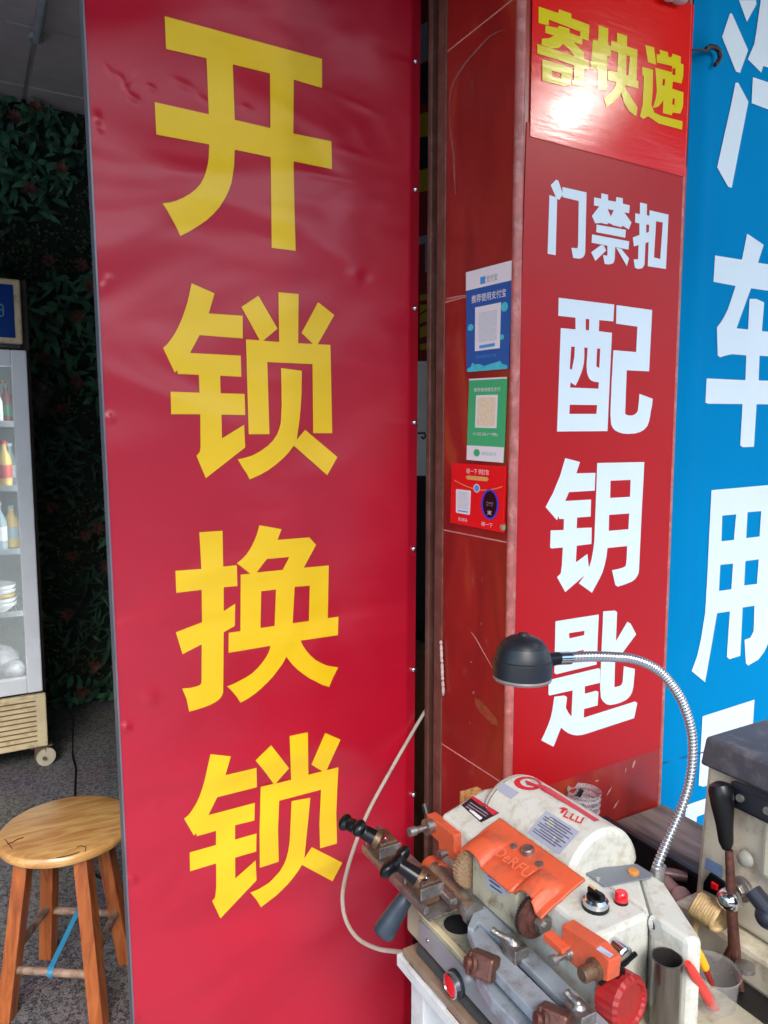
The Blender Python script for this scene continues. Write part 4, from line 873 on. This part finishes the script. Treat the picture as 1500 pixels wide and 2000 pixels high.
# carriage rails
def prZ(pts, Z, dz): return B().prism([U(x, y, 'Z', Z) for x, y in pts], (0, 0, dz))
ra = prZ([(933, 1762), (953, 1772), (1030, 1845), (1200, 2008), (1155, 2012), (1020, 1876), (935, 1800), (925, 1815), (913, 1810)], .851, -.012).build('rail', M_bluegrey, km, bevel=.0015)
rb = prZ([(913, 1812), (926, 1818), (937, 1806), (1010, 1885), (1140, 2012), (1075, 2012), (965, 1895), (928, 1850)], .847, -.014).build('rail', M_bluegrey, km, bevel=.0015)
prZ([(937, 1808), (1018, 1880), (1160, 2012), (1130, 2012), (1010, 1895), (930, 1820)], .833, -.01).build('rail_slot', mat('slot_grime', (66, 50, 42), .7, var=.3), km)
prZ([(1060, 1905), (1078, 1920), (1092, 1938), (1082, 1945), (1055, 1918)], .8375, -.004).build('orange_insert', M_orange, km)
prZ([(930, 1848), (965, 1893), (1085, 2012), (1020, 2012), (960, 1950), (930, 1900)], .822, -.018).build('lower_slide', M_bluegrey, km, bevel=.002)
B().tube([U(990, 1905, 'Z', .842), U(1075, 1985, 'Z', .842)], .0045, 10).build('rod', M_steel, km, smooth=True)
B().tube([(.585, .885, .845), (.583, .862, .845), (.581, .84, .846), (.574, .775, .848)], [.0165, .0165, .0135, .0135], 20).build('shaft', M_steel, km, smooth=True)
B().tube([(.590, .905, .840), (.587, .872, .843)], [.018, .019], 20).build('orange_sleeve', M_orange, km, smooth=True)
B().lathe((.5742, .777, .848), (0, -1, 0), [(.016, 0), (.016, .006), (.013, .007)], 20).build('shaft_collar', M_steel, km, smooth=True)
def rusty_block(px, py, Z, nm='feed_nut'):
    c = U(px, py, 'Z', Z)
    M = Matrix.Translation(c) @ Matrix.Rotation(.5, 4, 'Z') @ Matrix.Rotation(.4, 4, 'Y')
    o = B().box((-.014, -.018, -.014), (.014, .018, .014), M).build(nm, M_rust, km, bevel=.004)
    B().lathe(c+Vector((-.012, .004, .004)), (-.9, .3, .25), [(.012, 0), (.012, .004), (.0075, .005), (.0075, .010), (.004, .011)], 18).build('screw_head', M_rust, o, smooth=True)
rusty_block(943, 1885, .848); rusty_block(1082, 1995, .848)
def clampx(px, py, Z, dx, dy):
    c = U(px, py, 'Z', Z)
    B().box(c+Vector((-.010, -.016, -.012)), c+Vector((.012, .012, .006))).ball(c+Vector((0, 0, .006)), (.008, .008, .006)).tube([c+Vector((0, 0, .008)), U(px+dx, py+dy, 'Z', Z+.012)], [.006, .0042], 10).tube([U(px+dx*.95, py+dy*.95, 'Z', Z+.012), U(px+dx*1.25, py+dy*1.25, 'Z', Z+.014)], [.0042, .005], 10).build('key_clamp', M_steel, km, remesh=.0012)
clampx(1003, 1850, .858, -34, -28); clampx(1130, 1975, .858, -20, -32)
# vice arm on the left with two winged knobs
B().box((.548, .79, .856), (.560, 1.01, .866)).box((.512, .80, .850), (.520, .985, .859)).box((.512, .790, .846), (.560, .985, .8495)).build('vice_arm', M_steel, km, bevel=.0015)
def vice(y):
    o = B().box((.518, y-.020, .850), (.548, y+.020, .884)).build('vice_jaw', M_bronze, km, bevel=.0025)
    B().box((.514, y-.023, .862), (.552, y-.0205, .879)).build('jaw_plate', M_steel, o, bevel=.001)
    B().box((.514, y+.0205, .862), (.552, y+.023, .879)).build('jaw_plate', M_steel, o, bevel=.001)
    B().lathe((.532, y-.010, .884), (0, 0, 1), [(.004, 0), (.004, .004)], 10).box((.520, y-.019, .884), (.529, y-.012, .887)).build('pin', M_chrome, o)
vice(.952); vice(.835)
def wing(y, base, L_, R_, zb=.882, zl=.892, zr=.905):
    c = U(*base, 'Z', zb); a_ = U(*L_, 'Z', zl); b_ = U(*R_, 'Z', zr)
    e = (a_+b_)/2; ax = (e-c); hl = ax.length; ax.normalize(); w = (b_-a_); half = w.length/2; w.normalize()
    th = ax.cross(w).normalized(); a2 = w.cross(th).normalized()
    M = Matrix((w, a2, th)).transposed()
    b = B().tube([c-ax*.002, c+ax*hl*.55, e], [.0122, .0105, .0085], 18)
    b.ball(e, (half*.86, .0095, .0105), M)
    b.ball(e+w*half*.62+ax*.002, (half*.46, .0092, .0135), M); b.ball(e-w*half*.62+ax*.002, (half*.46, .0092, .0135), M)
    b.build('winged_knob', M_blackp, km, remesh=.001)
    B().tube([c-ax*.010, c-ax*.001], [.0142, .0142], 18).build('knob_collar', M_bronze, km, smooth=True)
wing(.952, (731, 1636), (668, 1604), (712, 1622), .882, .896, .896)
wing(.835, (814, 1712), (749, 1710), (798, 1660))
hp = [U(812, 1722, 'Z', .850), U(795, 1748, 'Z', .838), U(778, 1775, 'Z', .818), U(762, 1800, 'Z', .800), U(750, 1820, 'Z', .787), U(745, 1829, 'Z', .782)]
B().tube([hp[0], hp[1], hp[2], hp[3], hp[4], hp[5], hp[5]+(hp[5]-hp[4])*.35], [.0085, .011, .0135, .0155, .0165, .013, .006], 20).build('lever_handle', M_handle, km, smooth=True)
fil = B(); rr = random.Random(5)
for k in range(170):
    x = rr.uniform(.555, .606); y = rr.uniform(.50, .885); z = .8007; a = rr.uniform(0, 3.14); l = rr.uniform(.0006, .0022)
    if (x-.583)**2+(y-.82)**2 < .024**2: continue
    d = Vector((math.cos(a)*l, math.sin(a)*l, 0)); n_ = Vector((-d.y, d.x, 0))*.35
    c = Vector((x, y, z)); fil.add([c-d, c+n_, c+d+Vector((0, 0, .0008)), c-n_], [(0, 1, 2, 3)])
tag(fil.build('brass_filings', mat('brass_filings', (196, 160, 90), .3, metal=.9, var=.3)), 'tiny brass filings scattered over the base of the key machine', 'filings', kind='stuff')
for (x, y) in ((.5415, .60), (.5415, .84)):
    B().lathe((x+.002, y, .777), (-1, 0, 0), [(.0035, 0), (.003, .0015)], 12).build('screw', M_steel, km, smooth=True)
for y in (.62, .76, .875):
    B().lathe((.6105, y, .815), (-1, 0, 0), [(.0042, 0), (.0042, .002), (.0025, .0022)], 12).build('screw', M_steel, km, smooth=True)
sm_ = mat('grease_stain', (92, 78, 60), .35, var=.5, vscale=70)
for (x, y, rx, ry) in ((.625, .60, .006, .011), (.655, .66, .004, .007), (.70, .885, .01, .004)):
    pass
# lamp on gooseneck
LY = .66
npx = [(1281, 1700), (1287, 1682), (1300, 1650), (1318, 1610), (1334, 1570), (1346, 1530), (1352, 1490), (1353, 1455), (1350, 1425), (1342, 1395), (1330, 1365), (1312, 1337), (1290, 1313), (1262, 1296), (1230, 1286), (1195, 1283), (1160, 1282), (1130, 1283), (1100, 1285)]
ctrl = [U(x, y, 'Y', LY-.02*(1-i/18)) for i, (x, y) in enumerate(npx)]
def spline(c, n):
    o = []
    m = len(c)
    for i in range(m-1):
        p0, p1, p2, p3 = c[max(i-1, 0)], c[i], c[i+1], c[min(i+2, m-1)]
        for k in range(n):
            t = k/n; o.append(.5*((2*p1)+(p2-p0)*t+(2*p0-5*p1+4*p2-p3)*t*t+(3*p1-p0-3*p2+p3)*t**3))
    o.append(c[-1]); return o
fine = spline(ctrl, 40)
Ls = [0]
for a, b in zip(fine, fine[1:]): Ls.append(Ls[-1]+(b-a).length)
pit = .0050; nr = int(Ls[-1]/pit); pts = []; rad = []; j = 0
for k in range(nr*6+1):
    d = Ls[-1]*k/(nr*6)
    while j < len(Ls)-2 and Ls[j+1] < d: j += 1
    t = (d-Ls[j])/max(1e-9, Ls[j+1]-Ls[j]); pts.append(fine[j].lerp(fine[j+1], t))
    ph = (k % 6)/6; rad.append(.0066*(1-.30*(abs(2*ph-1))**2.2))
wl = B().tube(pts, rad, 16).build('work_lamp', mat('gooseneck_steel', (190, 190, 192), .25, metal=.9, var=.05), km, smooth=True)
for p in wl.data.polygons: p.use_smooth = True
q = ctrl[0]; B().lathe(q+Vector((0, 0, -.02)), (.25, 0, 1), [(.012, -.01), (.011, 0), (.009, .02), (.0085, .028)], 18).build('socket', M_steel, wl, smooth=True)
a = U(1113, 1285, 'Y', LY); b = U(1090, 1286, 'Y', LY); e = U(1066, 1289, 'Y', LY)
B().tube([a, b], .0078, 16).build('ferrule', M_chrome, wl, smooth=True)
hc = U(1020, 1305, 'Y', LY)
dp = mat('lamp_black', (24, 27, 33), .42, var=.12, vscale=30)
B().tube([b+Vector((.003, 0, 0)), e], [.0075, .009], 14).build('neck_joint', M_blackp, wl, smooth=True)
R = .0345
hd_ = B().lathe(hc+Vector((0, 0, -.008)), (.03, .02, 1), [(R*.9, -.004), (R, 0), (R, .018), (R*.985, .022), (R*.95, .023), (R*.92, .030), (R*.80, .041), (R*.76, .0412), (R*.66, .048), (R*.42, .054), (R*.22, .056), (R*.16, .060), (0.001, .0605)][:0] + [(R*.9, -.004), (R, 0), (R, .016), (R*.985, .019), (R*.95, .020), (R*.92, .026), (R*.80, .035), (R*.76, .0352), (R*.66, .041), (R*.42, .0455), (R*.22, .047), (R*.16, .050), (0.001, .0505)], 48).build('lamp_head', dp, wl, smooth=True)
B().lathe(hc+Vector((0, 0, -.0125)), (.03, .02, 1), [(R*.96, -.001), (R*1.0, .0015), (R*.97, .004)], 48).build('rim', mat('rim_grey', (120, 112, 108), .4), hd_, smooth=True)
# ------------------------------------------------------------------ things on the table
wb = B().box((.698, .955, TZ+.0015), (.735, .983, .902)).build('wood_block', M_block, None, bevel=.0015)
tag(wb, 'small upright pale wood block standing behind the key machine', 'wood block')
mjar = mat('clear_plastic', (196, 190, 192), .15, alpha=.32, var=.1)
jc = Vector((U(1141, 1545, 'Z', .84).x, U(1141, 1545, 'Z', .84).y, TZ+.001))
prof = []
for k in range(26):
    z = .10*k/25; prof.append((.0265+.004*k/25+.0012*math.sin(k*2.1), z))
jr = B().lathe(jc, (0, 0, 1), prof, 36)
jr.f = jr.f[:-1]
jo = jr.build('plastic_jar', mjar, None, smooth=True); jo.modifiers.new('s', 'SOLIDIFY').thickness = .001
tag(jo, 'clear ribbed plastic jar standing against the pillar behind the machine', 'jar')
bt = B()
for k in range(14):
    a = rnd.uniform(0, 6.28); r_ = rnd.uniform(0, .018); c = jc+Vector((r_*math.cos(a), r_*math.sin(a), .01+rnd.uniform(0, .07)))
    bt.tube([c, c+Vector((rnd.uniform(-.01, .01), rnd.uniform(-.01, .01), rnd.uniform(.005, .02)))], .004, 8)
tag(bt.build('small_parts', mat('dark_parts', (40, 36, 40), .3, metal=.6), None), 'dark metal bits piled inside the clear ribbed jar', 'metal parts')
q0 = U(1183, 1597, 'Z', .79); q1 = U(1400, 1742, 'Z', .79); bx = q0.x
tr = B().box((bx-.004, .45, TZ+.001), (bx, q0.y, .79)).box((.84, q0.y-.004, TZ+.001), (bx-.0042, q0.y, .79)).box((.815, .45, TZ+.001), (.819, .86, .785)).box((.82, .45, TZ+.001), (bx-.0042, q0.y-.0042, TZ+.004)).box((bx-.008, .45, .786), (bx+.002, q0.y+.002, .793))
tray = tr.build('tool_tray', mat('tray_black', (26, 25, 26), .45, var=.3), None, bevel=.001)
tag(tray, 'long black open tool tray on the board behind the key machine', 'tray')
tl = B().tube([U(1290, 1703, 'Z', .775), U(1342, 1712, 'Z', .775)], .009, 12).build('steel_rod', mat('pinkish_metal', (150, 122, 122), .4, metal=.5, var=.2), None, smooth=True)
tag(tl, 'short pinkish metal rod lying in the black tool tray', 'rod')
tl = B().tube([U(1300, 1722, 'Z', .765), U(1330, 1752, 'Z', .765)], .011, 12).ball(U(1330, 1752, 'Z', .768), .016).build('old_tool', mat('dusty_pink', (170, 140, 138), .6, var=.2), None, smooth=True)
tag(tl, 'dusty pink tool handle lying low in the black tool tray', 'tool')
# steel tube
tc = U(1303, 1870, 'Z', .893); tt = thing('steel_tube', (tc.x, tc.y, TZ+.001), 'upright open steel tube at the near end of the key machine', 'tube')
zz = tc.z-TZ-.012
B().lathe((tc.x, tc.y, TZ+.001+.011), (0, 0, 1), [(.0172, 0), (.0172, zz-.004), (.0182, zz), (.0165, zz), (.0158, zz-.004), (.0158, zz-.05), (.001, zz-.052)], 36).build('tube', mat('dark_steel', (128, 122, 118), .22, metal=.9, var=.15, dirt=(90, 50, 44), dirt_amt=.5, dscale=14), tt, smooth=True)
B().lathe((tc.x, tc.y, TZ+.001), (0, 0, 1), [(.024, 0), (.024, .005), (.018, .011)], 30).build('foot', M_steel, tt, smooth=True)
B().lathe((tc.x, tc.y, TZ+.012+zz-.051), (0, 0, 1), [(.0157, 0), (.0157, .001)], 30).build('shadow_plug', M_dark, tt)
# clear cup with pens
cc = U(1392, 1892, 'Z', .842); mcup = mat('hazy_plastic', (180, 176, 172), .25, alpha=.28, var=.1)
cu_ = B().lathe((cc.x, cc.y, TZ+.001), (0, 0, 1), [(.024, 0), (.026, .03), (.031, .098), (.0335, .1), (.033, .102)], 36); cu_.f = cu_.f[:-1]
co = cu_.build('plastic_cup', mcup, None, smooth=True); tag(co, 'hazy clear plastic cup holding pens beside the steel tube', 'cup')
py_ = thing('yellow_pen', U(1370, 1880, 'Y', cc.y-.01), 'yellow pen sticking out of the plastic cup', 'pen')
A_ = U(1352, 1840, 'Y', cc.y-.012); B_ = U(1376, 1888, 'Y', cc.y-.006); C_ = U(1392, 1925, 'Y', cc.y)
B().tube([A_, A_.lerp(B_, .08), A_.lerp(B_, .5), B_], [.003, .0056, .006, .0058], 14).build('barrel', mat('yellow_plastic', (240, 178, 20), .3), py_, smooth=True)
B().tube([B_, C_], [.0042, .003], 10).build('tip', M_redp, py_, smooth=True)
tag(B().tube([U(1343, 1882, 'Y', cc.y-.025), U(1350, 1895, 'Y', cc.y-.025), U(1404, 1985, 'Y', cc.y-.005), U(1412, 2010, 'Y', cc.y)], [.004, .006, .0065, .004], 12).build('red_pen', mat('red_pen_plastic', (208, 60, 54), .35), None, smooth=True), 'red pen leaning through the hazy plastic cup', 'pen')
# ------------------------------------------------------------------ second machine on the right
m2 = thing('upright_machine', (1.0, .55, TZ), 'upright cream machine with dark grey head cut off by the right frame edge', 'machine')
X2 = .93
M_cr2 = mat('dull_cream', (202, 194, 172), .45, var=.08, dirt=(120, 102, 76), dirt_amt=.6, dscale=26, bump=.12)
def x2(x, y): return U(x, y, 'X', X2)
Yf = x2(1381, 1490).y; Yf2 = x2(1350, 1780).y
B().prism([(X2, Yf, 1.03), (X2, .32, 1.03), (X2, .32, .80), (X2, Yf+.012, .80)], (.14, 0, 0)).build('column', M_cr2, m2, bevel=.008)
B().box((.905, .30, TZ+.001), (1.16, Yf+.03, .795)).build('base', M_cr2, m2, bevel=.008)
B().box((X2-.012, .40, .90), (X2-.0005, .585, 1.005)).build('side_cover', mat('light_cream', (204, 196, 172), .45, var=.05), m2, bevel=.006)
B().prism([(X2-.012, Yf+.004, 1.018), (X2-.012, .31, 1.018), (X2-.012, .31, 1.060), (X2-.012, Yf-.004, 1.064)], (.165, 0, 0)).build('head_cover', mat('dark_grey_cover', (70, 70, 78), .5, var=.15, dirt=(120, 114, 112), dirt_amt=.5, dscale=40), m2, bevel=.005)
sp = B().box((X2-.028, .32, .985), (X2-.0125, Yf-.055, 1.022)).build('black_clamp', mat('clamp_black', (26, 28, 36), .35), m2, bevel=.006)
for y in (Yf-.075, Yf-.115): B().lathe((X2-.028, y, 1.005), (-1, 0, .3), [(.006, 0), (.005, .004)], 12).build('screw', M_steel, sp, smooth=True)
mC = onX(X2-.0015)
decal('blue_label', [[(1379, 1674), (1411, 1692), (1411, 1716), (1376, 1697)]], mC, mat('label_blue', (110, 132, 168), .5, var=.1, vscale=200), m2)
sw = prX([(1386, 1705), (1412, 1723), (1418, 1760), (1372, 1738), (1374, 1722)], X2-.006, .005).build('switch_plate', M_blackp, m2, bevel=.001)
prX([(1388, 1722), (1400, 1730), (1399, 1740), (1388, 1735)], X2-.010, .005).build('rocker', M_redl, sw, bevel=.0008)
B().lathe(x2(1452, 1735), (-1, 0, 0), [(.017, 0), (.017, .008), (.012, .009)], 24).lathe(x2(1452, 1735)+Vector((-.009, 0, 0)), (-1, 0, 0), [(.0105, 0), (.0105, .008)], 6).build('hex_bolt', M_steel, m2, bevel=.001)
B().lathe(x2(1467, 1672)+Vector((-.012, 0, 0)), (-1, 0, 0), [(.012, 0), (.010, .006), (.004, .009)], 20).build('rubber_stop', mat('pale_knob', (150, 150, 140), .3), m2, smooth=True)
B().lathe(U(1455, 1893, 'Z', .796), (0, 0, 1), [(.013, 0), (.012, .006), (.006, .008)], 20).build('base_bolt', M_steel, m2, smooth=True)
# lever with black grip, chrome ball, rusty fork
XL = .885
def xl_(x, y): return U(x, y, 'X', XL)
B().tube([xl_(1424, 1660), xl_(1426, 1700), xl_(1428, 1760), xl_(1434, 1850), xl_(1418, 1885), xl_(1395, 1895)], [.0055, .006, .007, .008, .009, .006], 12).tube([xl_(1434, 1850), xl_(1440, 1900), xl_(1448, 1935)], [.008, .006, .004], 10).build('lever', M_rust, m2, smooth=True)
B().tube([xl_(1404, 1527), xl_(1405, 1532), xl_(1408, 1545), xl_(1411, 1570), xl_(1415, 1610), xl_(1418, 1645), xl_(1419, 1658)], [.006, .0135, .0165, .0155, .0115, .0095, .006], 24).build('lever_grip', M_blackp, m2, smooth=True)
B().ball(xl_(1424, 1757), (.0165, .0165, .0150)).build('chrome_ball', M_chrome, m2, smooth=True)
B().tube([xl_(1470, 1740), xl_(1510, 1790)], [.012, .012], 14).ball(xl_(1500, 1790), .016).build('arm_knob', mat('navy_knob', (36, 38, 50), .35), m2, smooth=True)
# beige wound string on the machine
ws = B(); c = U(1384, 1782, 'X', .88)
for k in range(9):
    cc2 = c+Vector((0, -.016+.004*k, 0)); ws.tube([cc2+Vector((.017*math.cos(t), .003*math.sin(t*2), .016*math.sin(t))) for t in [i*.55 for i in range(13)]], .0036, 8)
ws.tube([c+Vector((0, .015, -.012)), c+Vector((-.003, .02, -.04)), c+Vector((0, .018, -.06))], .005, 8)
tag(ws.build('wound_string', mat('tan_string', (192, 164, 116), .6, var=.2, vscale=200), None, smooth=True), 'bundle of wound tan string hanging on the upright machine', 'string')
# ------------------------------------------------------------------ pale cable in front of the tall sign
cp = [U(870, 1330, 'Y', 1.32), U(831, 1388, 'Y', 1.285), U(800, 1440, 'Y', 1.26), U(760, 1510, 'Y', 1.235), U(722, 1580, 'Y', 1.21), U(697, 1640, 'Y', 1.18), U(678, 1700, 'Y', 1.15), U(669, 1750, 'Y', 1.12), U(675, 1795, 'Y', 1.09), U(698, 1832, 'Y', 1.05), U(735, 1852, 'Y', 1.0), U(770, 1858, 'Y', .96), U(812, 1862, 'Y', .90)]
tag(B().tube(spline(cp, 8), .0036, 10).build('power_cable', mat('pale_grey_cable', (176, 164, 150), .5, var=.08, dirt=(130, 110, 95), dirt_amt=.4), None, smooth=True), 'pale grey cable looping in front of the tall red sign down to the worktable', 'cable')
# ------------------------------------------------------------------ lit lamp whose glare shows on the glossy poster
Pg = U(1112, 208, 'Y', PY); dv = (Pg-EYE).normalized(); rv = Vector((dv.x, -dv.y, dv.z)); lp3 = Pg+rv*1.15
bl_ = thing('hanging_bulb', lp3, 'lit bulb under the canopy whose glare shows on the glossy red poster', 'lamp')
B().ball(lp3, .034).build('bulb', mat('lit_bulb', (255, 250, 240), .4, emit=75.), bl_, smooth=True)
B().lathe(lp3+Vector((0, 0, .03)), (0, 0, 1), [(.018, 0), (.018, .05), (.006, .06), (.004, .2)], 16).build('bulb_holder', M_blackp, bl_, smooth=True)
# ------------------------------------------------------------------ light
w = bpy.data.worlds.new('World'); SC.world = w; w.use_nodes = True
nt = w.node_tree; sky = nt.nodes.new('ShaderNodeTexSky'); sky.sky_type = 'NISHITA'; sky.sun_disc = False
sky.sun_elevation = math.radians(40); sky.sun_rotation = math.radians(200); sky.dust_density = 1.5; sky.air_density = 1.2; sky.ozone_density = 1.
nt.links.new(sky.outputs[0], nt.nodes['Background'].inputs[0]); nt.nodes['Background'].inputs[1].default_value = .15
sl_ = bpy.data.lights.new('sun', 'SUN'); sl_.energy = .8; sl_.angle = math.radians(25); sl_.color = (1, .99, .975)
so2 = bpy.data.objects.new('sun', sl_); COL.objects.link(so2)
sd_ = Vector((math.sin(math.radians(200))*math.cos(math.radians(40)), math.cos(math.radians(200))*math.cos(math.radians(40)), math.sin(math.radians(40))))
so2.rotation_euler = sd_.to_track_quat('Z', 'Y').to_euler()
# ------------------------------------------------------------------ camera
cd = bpy.data.cameras.new('camera'); cam = bpy.data.objects.new('camera', cd); COL.objects.link(cam)
cam.location = EYE; cam.rotation_euler = (math.pi/2-TH, 0, -YAW)
cd.sensor_fit = 'VERTICAL'; cd.sensor_height = 24.; cd.lens = 24.*F/2000; cd.clip_start = .01; cd.clip_end = 500
SC.camera = cam
SC.view_settings.view_transform = 'Standard'; SC.view_settings.look = 'None'; SC.view_settings.exposure = 1.6; SC.view_settings.gamma = 1
